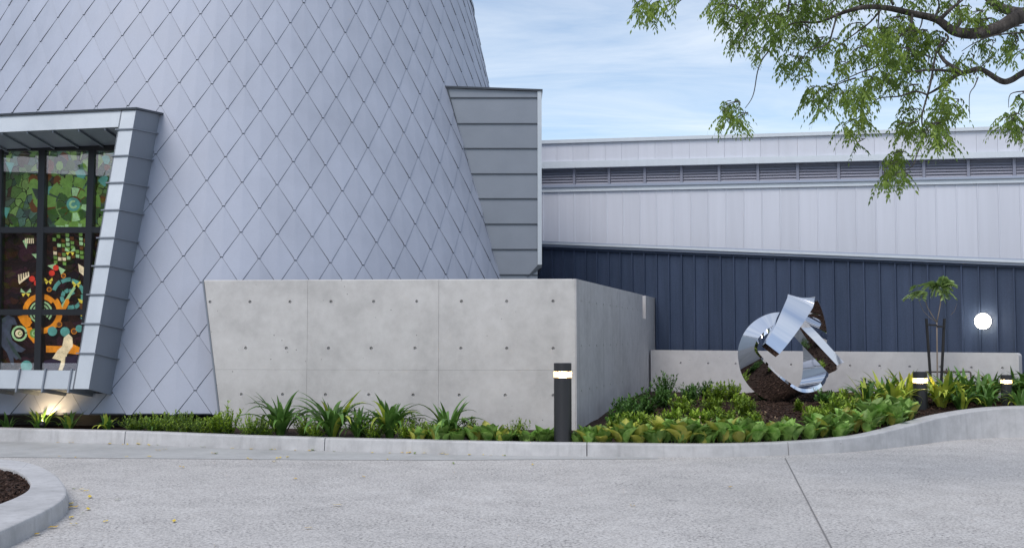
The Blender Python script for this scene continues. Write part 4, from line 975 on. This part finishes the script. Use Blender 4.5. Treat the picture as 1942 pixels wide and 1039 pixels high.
for x, off, sz, yl in ((795, .1, .20, .5), (838, .08, .30, .3), (868, .08, .27, .35), (905, .12, .27, .6), (930, .12, .30, .7), (955, .1, .24, .4), (1000, .1, .22, .15), (1030, .1, .22, .1), (1045, .26, .22, .2), (1096, .1, .23, .1), (1118, .12, .30, .2), (1143, .1, .25, .3),
    (1183, .1, .33, .7), (1212, .15, .34, .75), (1240, .1, .32, .55), (1262, .2, .36, .7), (1290, .1, .37, .8), (1312, .3, .36, .6), (1335, .1, .33, .25), (1372, .12, .36, .35), (1398, .12, .33, .3), (1425, .15, .33, .15), (1462, .1, .36, .25), (1490, .15, .33, .12), (1455, .35, .3, .2), (1530, .15, .36, .1), (1555, .4, .36, .15), (1585, .15, .36, .1), (1610, .45, .38, .15), (1640, .2, .36, .12), (1662, .5, .4, .15), (1690, .25, .34, .1), (1712, .45, .34, .2), (1600, .9, .36, .2), (1650, 1.0, .38, .25), (1700, .9, .36, .25)):
    broad(x, off + R.uniform(-.03, .06), sz * R.uniform(.82, 1.1), yl * .6)
GU = 'upright shrubs in the garden bed'
for x, Y, h, r, dk, lab in ((1196, 16.6, .62, .26, 1, 'dark bushy shrub against the side of the tall concrete wall'), (1222, 17.6, .62, .28, 1, 'dark bushy shrub at the foot of the wall notch'), (1262, 20.2, .66, .32, 1, 'tallest dark shrub in the corner where low wall meets tall wall'), (1312, 20.0, .45, .14, 1, 'slim dark herb against the low wall near the corner'), (1338, 20.2, .42, .2, 1, 'spreading dark herb against the low wall'), (1360, 19.2, .52, .26, 0, 'large feathery green shrub left of the sculpture'), (1385, 19.6, .48, .2, 0, 'upright green shrub standing just left of the sculpture'), (1412, 17.2, .42, .16, 0, 'bright herb in front of the sculpture\'s left foot'),
    (1235, 15.5, .42, .22, 0, 'bright green shrub behind yellow broad leaves near the tall wall'), (1200, 15.4, .40, .2, 0, 'bright green herb against the tall wall\'s foot'), (1276, 15.9, .42, .22, 0, 'leafy bright shrub behind the yellowest broad leaves'), (1325, 16.1, .44, .2, 0, 'leafy green herb in the middle of the mulch bed'), (1372, 16.4, .40, .22, 0, 'low green herb before the feathery shrub'), (1420, 15.9, .36, .16, 0, 'low fresh green herb behind the broad leaves, facing the sculpture'), (1512, 17.9, .24, .06, 0, 'tiny pair of fresh shoots beneath the sculpture'), (1487, 15.9, .22, .05, 0, 'small seedling before the sculpture'),
    (1292, 17.4, .42, .22, 0, 'bright shrub in the heart of the shrub group'), (1345, 17.6, .40, .24, 0, 'spreading bright herb before the slim dark herbs'), (1255, 18.4, .46, .26, 1, 'dark bushy shrub in front of the corner shrub'), (1305, 18.8, .42, .2, 1, 'dark feathery herb on the mulch behind the bright shrubs'), (1398, 18.4, .36, .18, 0, 'green herb hugging the sculpture\'s left foot'), (1545, 16.0, .38, .2, 0, 'lush green herb between broad leaves and sculpture'), (1600, 17.9, .40, .22, 0, 'bright herb behind the rounded shrub near the arm'), (1163, 16.3, .36, .16, 1, 'slim dark herb halfway along the foot of the side wall'), (1180, 17.6, .44, .2, 1, 'dark herb deep beside the side wall, before the notch'), (1582, 16.6, .52, .26, 0, 'rounded bright green shrub right of the sculpture'), (1556, 16.9, .40, .16, 0, 'small green shrub beneath the sculpture\'s pointed arm'), (1618, 17.2, .42, .2, 0, 'leafy green shrub beside the lime strappy leaves'), (1566, 18.6, .32, .2, 1, 'low dark herb behind the rounded shrub'), (1165, 15.2, .34, .14, 0, 'herb at the corner base of the tall wall'), (1640, 19.6, .36, .16, 1, 'sparse dark herb against the low wall right of the sculpture'), (1448, 19.4, .30, .14, 1, 'low dark herb by the sculpture\'s left side')):
    shrub(gx_(x, Y), lab, M_SHRUBD if dk else M_SHRUB, h * R.uniform(.66, .9), r * 1.15, 9 + int(r * R.uniform(60, 100)), 20, R.uniform(.085, .115), group=GU)
for x, Y, lab in ((1246, 15.8, 'dried brown flower stalk among the bright shrubs by the wall'), (1322, 15.6, 'dried brown flower head above the broad leaves'), (1348, 15.5, 'pinkish dried flower beside the mulch'), (1337, 15.2, 'faded flower spike touching broad leaves'), (1394, 15.3, 'pale dried bloom in front of the low herb'), (1470, 15.9, 'pale pink drying flower spike before the sculpture'), (1445, 16.5, 'brown withered stalk on open mulch'), (1524, 17.4, 'withered bloom beneath the sculpture\'s right side')):
    shrub(gx_(x, Y), lab, M_DRY, R.uniform(.22, .34), .05, 4, 14, .05, 'dried_flower', None, 'flower', .6)
GY = 'strappy clumps near the staked sapling'
for x, Y, sz, y_, lab in ((1640, 17.6, .52, .45, 'green and lime strappy plant right of the rounded shrub'), (1672, 18.0, .58, .6, 'lime strappy plant with an upright leaf, left of the bollard'), (1694, 17.4, .55, .85, 'brightest lime strappy plant beside the bollard light'), (1716, 18.2, .55, .8, 'lime strappy plant touching the bollard on its sculpture side'), (1782, 17.6, .55, .85, 'lime arching strappy plant between bollard and sapling'), (1800, 18.0, .52, .3, 'green strappy plant below the leaning stakes'), (1830, 18.2, .52, .12, 'dark green strappy plant in front of the irrigation pipe'), (1855, 17.8, .52, .1, 'dark strappy plant below the globe lamp'), (1876, 18.3, .5, .08, 'dark strappy plant before the small bollard'), (1920, 18.4, .5, .08, 'dark strappy plant covering the small bollard base'), (1945, 18.2, .55, .05, 'tall dark strappy plant by the low wall end'), (1975, 17.6, .66, .05, 'dark strappy plant past the low wall end'), (1820, 17.3, .42, .2, 'short strappy plant at the rising kerb'), (1868, 17.25, .34, .15, 'short green strappy plant over the high kerb'), (1930, 17.2, .34, .1, 'short dark strappy plant over the high kerb end')):
    clump('strappy_plant', gx_(x, Y), lab, 'plant', ST_G, 44, sz * 1.22, 1.2, GY, ST_Y, y_, .07, 1.1)

# ------------------------------------------------------------------ staked sapling and pipe
sY = 18.75
def sp_(zx, zy, dy=0): return at(1680 + zx / 3.9962, 500 + zy / 3.9962, sY + dy)
sap = empty('sapling', (sp_(388, 900).x, sY, soil_z(sp_(388, 900).x, sY))); tag(sap, 'thin young tree with feathery pale leaves tied between stakes', 'tree')
sl_ = sap.location.copy()
def spart(mb, name, m_, smooth=True): mb.v = [v - sl_ for v in mb.v]; return mb.build(name, m_, sap, smooth)
m = MB(); b_ = sp_(389, 960); b_.z = sl_.z - .03; m.tube([b_, sp_(390, 780), sp_(388, 600), sp_(386, 445)], [.014, .013, .012, .011], 8)
m.tube([sp_(386, 445), sp_(400, 380), sp_(414, 300), sp_(415, 220), sp_(405, 180)], [.010, .009, .008, .006, .004], 6)
m.tube([sp_(386, 445), sp_(350, 390), sp_(315, 330), sp_(292, 260), sp_(288, 215)], [.009, .008, .007, .005, .004], 6)
m.tube([sp_(380, 440), sp_(330, 405), sp_(285, 360), sp_(250, 280), sp_(245, 225), sp_(240, 170)], [.005, .005, .004, .004, .003, .002], 5)
m.tube([sp_(490, 390), sp_(520, 360), sp_(540, 300)], [.003, .003, .002], 4)
spart(m, 'trunk', M_TWIG)
M_SAP = leafm('sapling_leaf', (.17, .28, .07), (.40, .52, .20), .5)
fm = MB(); q = random.Random(5)
for (zx, zy, dx, dz) in ((285, 205, -150, 25), (285, 215, -90, 5), (288, 205, -20, 15), (240, 170, -35, -12), (405, 180, -140, -60), (405, 175, -80, -70), (400, 175, -40, -20), (410, 170, 20, -90), (412, 175, 90, -70), (415, 175, 120, -45), (430, 200, 95, 20), (415, 190, 30, 50), (425, 185, 70, -30), (395, 160, -100, -20), (415, 160, 60, -75), (380, 165, -30, 30)):
  for rp_ in range(2):
    p0 = sp_(zx, zy, q.uniform(-.05, .05)); p1 = sp_(zx + dx * (1 - .3 * rp_) + rp_ * q.uniform(-18, 18), zy + dz + rp_ * q.uniform(-22, 22), q.uniform(-.2, .2)); n = 11; ln = (p1 - p0).length
    for k in range(1, n + 1):
        t = k / n; p = p0.lerp(p1, t) + Vector((0, 0, .10 * ln * math.sin(PI * t) - .08 * t * t)); d = (p1 - p0).normalized(); sd = d.cross(Vector((q.uniform(-.3, .3), .25, 1))).normalized()
        for sg in (-1, 1):
            l = .085 * (1.1 - .5 * abs(t - .5)); tip = p + sd * sg * l + d * l * .25 - Vector((0, 0, l * .45)); w_ = d * .021
            md = p.lerp(tip, .5); fm.add([p, md + w_, tip, md - w_], [(0, 1, 2, 3)])
spart(fm, 'foliage', M_SAP, False)
def stake(zx0, zx1, lab):
    a, b = sp_(zx0, 415), sp_(zx1, 930); b.z = soil_z(b.x, b.y) - .05; e = Vector((.019, 0, 0)); d = Vector((0, .038, 0)); m = MB()
    c = b.copy(); m.hexa([b - e, b + e, a + e, a - e], [b - e + d, b + e + d, a + e + d, a - e + d]); o = m.build('tree_stake', M_STAKE); bevel(o, .004, 1); return tag(o, lab, 'stake')
stake(310, 352, 'black timber stake on the sculpture side of the sapling'); stake(447, 414, 'black timber stake on the lamp side of the sapling')
m = MB(); a, b, c = sp_(312, 463, -.02), sp_(388, 466, -.02), sp_(445, 478, -.02)
for p, q_ in ((a, b), (b + Vector((0, 0, -.02)), c)):
    h = Vector((0, 0, .016)); d = Vector((0, .006, 0)); m.hexa([p - h, q_ - h, q_ + h, p + h], [p - h + d, q_ - h + d, q_ + h + d, p + h + d])
spart(m, 'tie_strap', M_STAKE, False)
pY = 18.95
pp = [at(1755, 705, pY), at(1838, 704.5, pY), at(1841, 706, pY), at(1843, 745, pY)]
pp[-1].z = soil_z(pp[-1].x, pY) - .05; pz = pp[0].copy(); pz.z = soil_z(pz.x, pY) - .05
pipe = empty('irrigation_pipe', (pp[1].x, pY, soil_z(pp[1].x, pY))); tag(pipe, 'thin brown irrigation pipe with valve standing before the low wall', 'pipe')
def ppart(mb, name, m_): mb.v = [v - pipe.location for v in mb.v]; return mb.build(name, m_, pipe)
m = MB(); m.tube([pz, pp[0], pp[0] + Vector((.02, 0, .01))], .012, 8); m.tube(pp, .013, 8); ppart(m, 'tube', M_PIPE)
m = MB(); c = at(1797, 705, pY); m.tube([c - Vector((.07, 0, 0)), c - Vector((.02, 0, 0)), c + Vector((.05, 0, 0))], [.02, .036, .022], 10); m.tube([c, c + Vector((-.02, 0, .06))], .012, 6); m.tube([c + Vector((.1, 0, 0)), c + Vector((.14, 0, -.01))], [.024, .018], 8); ppart(m, 'valve', M_PIPE)
m = MB(); c = at(1818, 709, pY + .04); m.box(c.x - .018, c.x + .018, c.y, c.y + .02, soil_z(c.x, c.y), c.z); ppart(m, 'support_post', mat('pale_post', (.5, .5, .53), .6))

# ------------------------------------------------------------------ overhanging tree
tY = 10.2
def tp(zx, zy, dy=0): return at(1180 + zx / 2.5484, zy / 2.5484, tY + dy)
tx, ty = 6.9, 11.0
tree = empty('shade_tree', (tx, ty, 0)); tag(tree, 'spreading tree with grey limbs and drooping feathery leaves overhanging the driveway', 'tree')
tl_ = Vector((tx, ty, 0))
def tpart(mb, name, m_, smooth=True): mb.v = [v - tl_ for v in mb.v]; return mb.build(name, m_, tree, smooth)
px_ = 2.5484 * FPX / tY
def limb(pts, ths, seg=12, n=5):
    rows = [(*p, t / px_ / 2) for p, t in zip(pts, ths)]; s_ = spline(rows, n); m = MB(); m.tube([q[:3] for q in s_], [max(.002, q[3]) for q in s_], seg); return m
m = MB(); m.tube([(tx, ty, -.1), (tx, ty, .4), (tx - .05, ty, 1.6), (tx - .2, ty - .05, 2.9)], [.34, .27, .22, .2], 16); tpart(m, 'trunk', M_BARK)
fork = Vector((tx - .2, ty - .05, 2.85))
forkB = Vector((tx - .18, ty - .05, 2.7))
tpart(limb([fork, tp(2420, 180, .5), tp(2180, 40, .3), tp(1942, 75, 0), tp(1820, 135, -.1), tp(1700, 163, -.1), tp(1600, 150, 0), tp(1520, 95, .1), tp(1400, 66, .1), tp(1280, 40, 0), tp(1170, 36, 0), tp(1060, 65, .1), tp(950, 108, .2), tp(850, 110, .3), tp(740, 140, .3)], [100, 92, 84, 78, 62, 54, 46, 38, 33, 28, 24, 18, 13, 9, 6]), 'limb', M_BARK)
tpart(limb([tp(1960, 70, .05), tp(1880, 55, .3), tp(1800, 20, .5), tp(1700, -80, .7), tp(1500, -260, .9)], [60, 50, 42, 36, 24]), 'limb', M_BARK)
tpart(limb([forkB, tp(2350, 520, .8), tp(2080, 300, .7), tp(1942, 352, .5), tp(1880, 388, .5), tp(1830, 392, .5), tp(1735, 336, .5), tp(1680, 345, .5), tp(1620, 362, .4), tp(1540, 420, .4), tp(1470, 460, .4)], [70, 60, 44, 34, 32, 30, 26, 26, 22, 16, 8]), 'limb', M_BARK)
TW = [([(1640, 355), (1590, 320), (1550, 285), (1530, 240), (1575, 190), (1560, 160)], 14), ([(1620, 350), (1500, 335), (1400, 345), (1330, 335), (1260, 310)], 9), ([(1400, 70), (1390, 130), (1340, 180), (1270, 260), (1220, 320), (1150, 350), (1040, 400)], 8), ([(1250, 50), (1200, 110), (1130, 160), (1080, 200), (1020, 240)], 6), ([(1040, 70), (1020, 150), (990, 210), (900, 250), (860, 300)], 6),
      ([(715, 140), (712, 230), (680, 290), (655, 350), (640, 440), (625, 485), (595, 522)], 5), ([(1560, 180), (1520, 260), (1490, 400), (1470, 480), (1445, 570), (1452, 660), (1425, 750), (1400, 805), (1350, 830)], 7), ([(1720, 370), (1700, 420), (1680, 460), (1680, 575)], 4), ([(1942, 440), (1880, 460), (1870, 520)], 4), ([(1600, 150), (1640, 90), (1620, 30), (1640, -20)], 16), ([(1540, 90), (1600, 40), (1650, 0)], 14), ([(1160, 30), (1140, -10), (1120, -40)], 9), ([(650, 130), (600, 90), (560, 40), (520, -20)], 6), ([(300, -10), (250, 30), (200, 70)], 4), ([(1450, 70), (1440, 130), (1400, 200), (1380, 240)], 5), ([(1240, 60), (1230, 150), (1210, 240)], 5), ([(1380, 755), (1450, 755), (1440, 720)], 3), ([(800, 60), (810, 0), (815, -30)], 6), ([(1942, 160), (1800, 170), (1700, 210), (1640, 250)], 5), ([(1310, 30), (1290, -10), (1280, -40)], 8), ([(1500, 90), (1530, 40), (1520, -20)], 8), ([(1480, 460), (1420, 440), (1340, 470), (1240, 480), (1180, 540)], 6), ([(1130, 380), (1060, 400), (1000, 430)], 5), ([(1700, 360), (1760, 300), (1800, 270)], 5), ([(560, 40), (480, 20), (420, 60)], 4)]
for pts, t in TW:
    n = len(pts); dd = R.uniform(-.3, .4); tpart(limb([tp(x + R.uniform(-4, 4), y + R.uniform(-4, 4), dd + R.uniform(-.05, .05)) for x, y in pts], [1.7 * t * (1 - .65 * i / (n - 1)) for i in range(n)], 6, 4), 'branch', M_BARK)
# foliage sprays: (x, y, radius x, radius y, number of compound leaves)
CL = [(100, 25, 55, 35, 16), (180, 30, 55, 30, 12), (130, 70, 30, 30, 6), (260, 0, 30, 20, 4), (460, 40, 45, 50, 16), (520, 70, 50, 60, 22), (560, 170, 40, 70, 20), (640, 60, 80, 60, 40), (720, 130, 80, 80, 44), (820, 80, 90, 70, 46), (850, 160, 60, 50, 20), (900, 40, 90, 50, 36), (670, 260, 50, 40, 10), (790, 295, 40, 35, 12), (860, 310, 50, 45, 16), (870, 390, 15, 25, 2), (940, 215, 50, 45, 14), (1000, 210, 40, 30, 9), (920, 460, 40, 55, 20), (1000, 440, 50, 45, 18), (960, 530, 45, 25, 7), (1070, 470, 45, 40, 12), (1170, 420, 60, 60, 30), (1160, 510, 50, 60, 22), (1090, 610, 35, 45, 12), (1160, 590, 35, 50, 12), (1130, 690, 10, 25, 2), (1060, 330, 40, 40, 9), (1050, 250, 40, 40, 10), (1150, 270, 60, 60, 22), (1130, 150, 60, 50, 16), (1250, 200, 90, 80, 44), (1330, 130, 90, 60, 40), (1420, 200, 80, 70, 40), (1330, 280, 80, 60, 34), (1430, 310, 80, 60, 30), (1240, 390, 50, 50, 18), (1330, 390, 60, 50, 16), (1400, 440, 50, 40, 12), (1500, 200, 60, 60, 20), (1560, 360, 60, 50, 14), (1560, 480, 50, 50, 18), (1600, 520, 50, 50, 16), (1530, 570, 60, 60, 26), (1500, 640, 50, 60, 22), (1540, 690, 40, 45, 12), (1380, 560, 60, 45, 16), (1350, 630, 45, 45, 14), (1410, 620, 40, 40, 9), (1330, 765, 45, 40, 20), (1290, 820, 40, 50, 18), (1340, 860, 35, 35, 10), (1270, 890, 25, 20, 5), (520, 520, 50, 40, 16), (560, 580, 45, 45, 14), (490, 570, 40, 40, 8), (1650, 300, 50, 50, 12), (1750, 240, 50, 60, 14), (1700, 90, 50, 50, 20), (1750, 120, 50, 40, 12), (1640, 60, 40, 40, 12), (1860, 210, 60, 50, 16), (1900, 270, 40, 40, 10), (1930, 480, 30, 40, 8), (1880, 580, 45, 40, 16), (1930, 620, 40, 50, 14), (1850, 600, 30, 40, 8), (1000, 20, 60, 40, 14), (1220, -10, 80, 30, 14), (1420, 10, 60, 30, 12), (1100, 20, 50, 30, 10), (1560, 20, 60, 30, 12), (1800, 20, 60, 30, 12), (1900, 150, 50, 30, 8),
      (700, -60, 250, 50, 60), (1100, -100, 300, 60, 60), (1500, -120, 300, 80, 60), (1900, -120, 200, 90, 40), (2150, 150, 150, 150, 50), (2200, 450, 150, 100, 30)]
fm = MB(); tw_ = MB(); q = random.Random(11)
for cx, cy, rx, ry, n in CL:             # fine twigs carrying the sprays
    for _ in range(2 + n // 8):
        a = q.uniform(0, 6.28); dd = q.uniform(-.3, .4); x0, y0 = cx + q.uniform(-.3, .3) * rx + 25, cy - ry * .8; x1, y1 = cx + math.cos(a) * rx, cy + math.sin(a) * ry * .9
        pts = [tp(x0 + (x1 - x0) * t + 14 * math.sin(t * 4 + a), y0 + (y1 - y0) * t ** 1.3, dd) for t in (0, .25, .5, .75, 1)]; tw_.tube(pts, [.006, .005, .004, .003, .002], 4, False)
stuff(tpart(tw_, 'twigs', M_BARK))
for cx, cy, rx, ry, n in CL:
    dep = q.uniform(-.5, .6)
    for _ in range(int(n * 1.18)):
        a = q.uniform(0, 6.28); r_ = q.random() ** .6; p = tp(cx + math.cos(a) * r_ * rx, cy + math.sin(a) * r_ * ry - 12, dep + q.uniform(-.35, .35))
        az = q.uniform(0, 6.28); ln = q.uniform(.09, .17); d = Vector((math.cos(az) * .75, math.sin(az) * .75, -.25)).normalized(); k_n = 6
        fm_tw = []
        for k in range(k_n + 1):
            t = k / k_n; c = p + d * ln * t + Vector((0, 0, -.10 * t * t)); sd = d.cross(Vector((0, 0, 1))).normalized()
            for sg in ((-1, 1) if k < k_n else (0,)):
                l = q.uniform(.036, .062); dr = (sd * sg * q.uniform(.3, .75) + d * .35 + Vector((0, 0, -q.uniform(.5, 1.1)))).normalized(); tip = c + dr * l
                wv = dr.cross(Vector((q.uniform(-1, 1), q.uniform(-1, 1), q.uniform(-.4, .4)))).normalized() * l * .17; md = c + dr * l * .42
                fm.add([c, md + wv, tip, md - wv], [(0, 1, 2, 3)])
tpart(fm, 'foliage', M_TREE, False)
# trees across the driveway, seen only as reflections in the glass and the steel
def far_tree(x, y, h, r, label, seed):
    e = empty('reflected_tree', (x, y, 0)); tag(e, label, 'tree', 'trees mirrored in glass and steel'); q = random.Random(seed); m = MB()
    m.tube([(0, 0, -.1), (.1, 0, h * .3), (0, .1, h * .6)], [.3, .2, .1], 10)
    for k in range(7): a = k * .9; m.tube([(.05, 0, h * (.25 + .04 * k)), (math.cos(a) * r * .6, math.sin(a) * r * .6, h * (.45 + .05 * k))], [.09, .03], 6)
    m.build('trunk', M_BARK, e); f = MB()
    cl_ = [Vector((q.uniform(-1, 1) * r, q.uniform(-1, 1) * r, h * q.uniform(.16, .95))) for _ in range(34)]
    for c in cl_:
        k = 1.15 - .55 * abs(c.z / h - .6); c.x *= k; c.y *= k
        for _ in range(95):
            d = Vector((q.gauss(0, 1), q.gauss(0, 1), q.gauss(0, .7))) * r * .24; p = c + d; u = Vector((q.uniform(-1, 1), q.uniform(-1, 1), q.uniform(-1, .3))).normalized() * .42; v = u.orthogonal().normalized() * .17
            f.add([p, p + u * .5 + v, p + u, p + u * .5 - v], [(0, 1, 2, 3)])
    f.build('crown', M_TREE, e)
far_tree(-24, -2.5, 8.0, 3.6, 'tall leafy tree mirrored in the stained glass panes', 1); far_tree(-29, 2.5, 6.6, 3.4, 'rounded tree mirrored beside the tall one in the glass', 2); far_tree(-19.5, -7, 7.0, 3.2, 'leafy tree mirrored low in the stained glass', 3); far_tree(-33, 7, 7.4, 3.6, 'dense tree mirrored at the glass edge', 6)
rb = empty('reflected_building', (-33, -8, 0), math.radians(47)); tag(rb, 'dark flat building whose roofline is mirrored in the stained glass', 'building')
M_RB = mat('brown_brick', (.10, .075, .06), .8); m = MB(); m.box(-13, 13, -4, 4, -.1, 7.4); m.build('wall', M_RB, rb)
m = MB(); m.hexa([(-13.4, -4.4, 7.4), (13.4, -4.4, 7.4), (13.4, 4.4, 7.4), (-13.4, 4.4, 7.4)], [(-11, -1, 8.6), (11, -1, 8.6), (11, 1, 8.6), (-11, 1, 8.6)]); m.build('roof', M_LOUV, rb)
for k in range(6):
    for z in (1, 4.4):
        for y in (-4.03, 4.0): m = MB(); x = -11 + k * 4; m.box(x, x + 1.8, y, y + .03, z, z + 1.7); m.build('window', M_BLACK, rb)
far_tree(4, -13, 8, 3.0, 'bushy tree mirrored in the steel ribbon', 4); far_tree(11, -9, 7.5, 2.8, 'smaller bushy tree mirrored in the steel arm', 5)
# soil pit round the trunk, out of the picture
structure(mk('tree_pit_soil', [(tx + 1.1 * math.cos(a * PI / 8), ty + 1.1 * math.sin(a * PI / 8), .006) for a in range(16)], [tuple(range(16))], M_SOIL))

# ------------------------------------------------------------------ fallen leaves on the driveway
FL = []
for k, c in enumerate(((.62, .46, .06), (.55, .36, .05), (.16, .22, .05))):
    me = bpy.data.meshes.new('fallen_leaf'); me.from_pydata([(-.024, 0, .002), (-.008, .011, .006), (.012, .010, .004), (.026, 0, .007), (.012, -.010, .003), (-.008, -.011, .005)], [], [(0, 1, 5), (1, 2, 4, 5), (2, 3, 4)]); me.materials.append(mat('fallen_leaf_%d' % k, c, .6)); FL.append(me)
q = random.Random(21); spots = []
for _ in range(34): x = q.uniform(60, 960); X = ground(x, 850 + .013 * x).x; spots.append((X, kerb_at(X)[0] - q.uniform(.02, .12) ))
for x, y in ((312, 853), (283, 867), (345, 887), (140, 928), (155, 930), (163, 932), (135, 957), (138, 964), (158, 974), (170, 944), (223, 949), (167, 967), (470, 870), (475, 872), (545, 868), (560, 909), (585, 1003), (112, 866), (143, 868), (410, 861), (405, 861), (520, 876), (240, 867), (95, 984), (70, 1015), (60, 1010), (140, 995), (135, 983), (200, 990), (100, 1002), (735, 872), (300, 855), (528, 870), (690, 905), (860, 880), (1010, 882), (640, 960), (330, 990), (1200, 960), (1385, 925)): spots.append(tuple(ground(x, y).xy))
for X, Y in spots:
    ci = q.choice([0, 0, 0, 1, 2]); o = bpy.data.objects.new('fallen_leaf', FL[ci]); C.objects.link(o); o.location = (X, Y, .005); s_ = q.uniform(1.0, 2.0); o.scale = (s_, s_, s_ * 1.6); o.rotation_euler = (0, 0, q.uniform(0, 6.28))
    wh = 'against the kerb foot' if Y > kerb_at(X)[0] - .3 else ('beside the curved island kerb' if X < -3.2 and Y < 12.5 else 'out on the open driveway'); tag(o, 'small fallen %s leaf lying %s' % (('yellow', 'orange', 'green')[ci], wh), 'leaf', 'fallen leaves on the driveway')
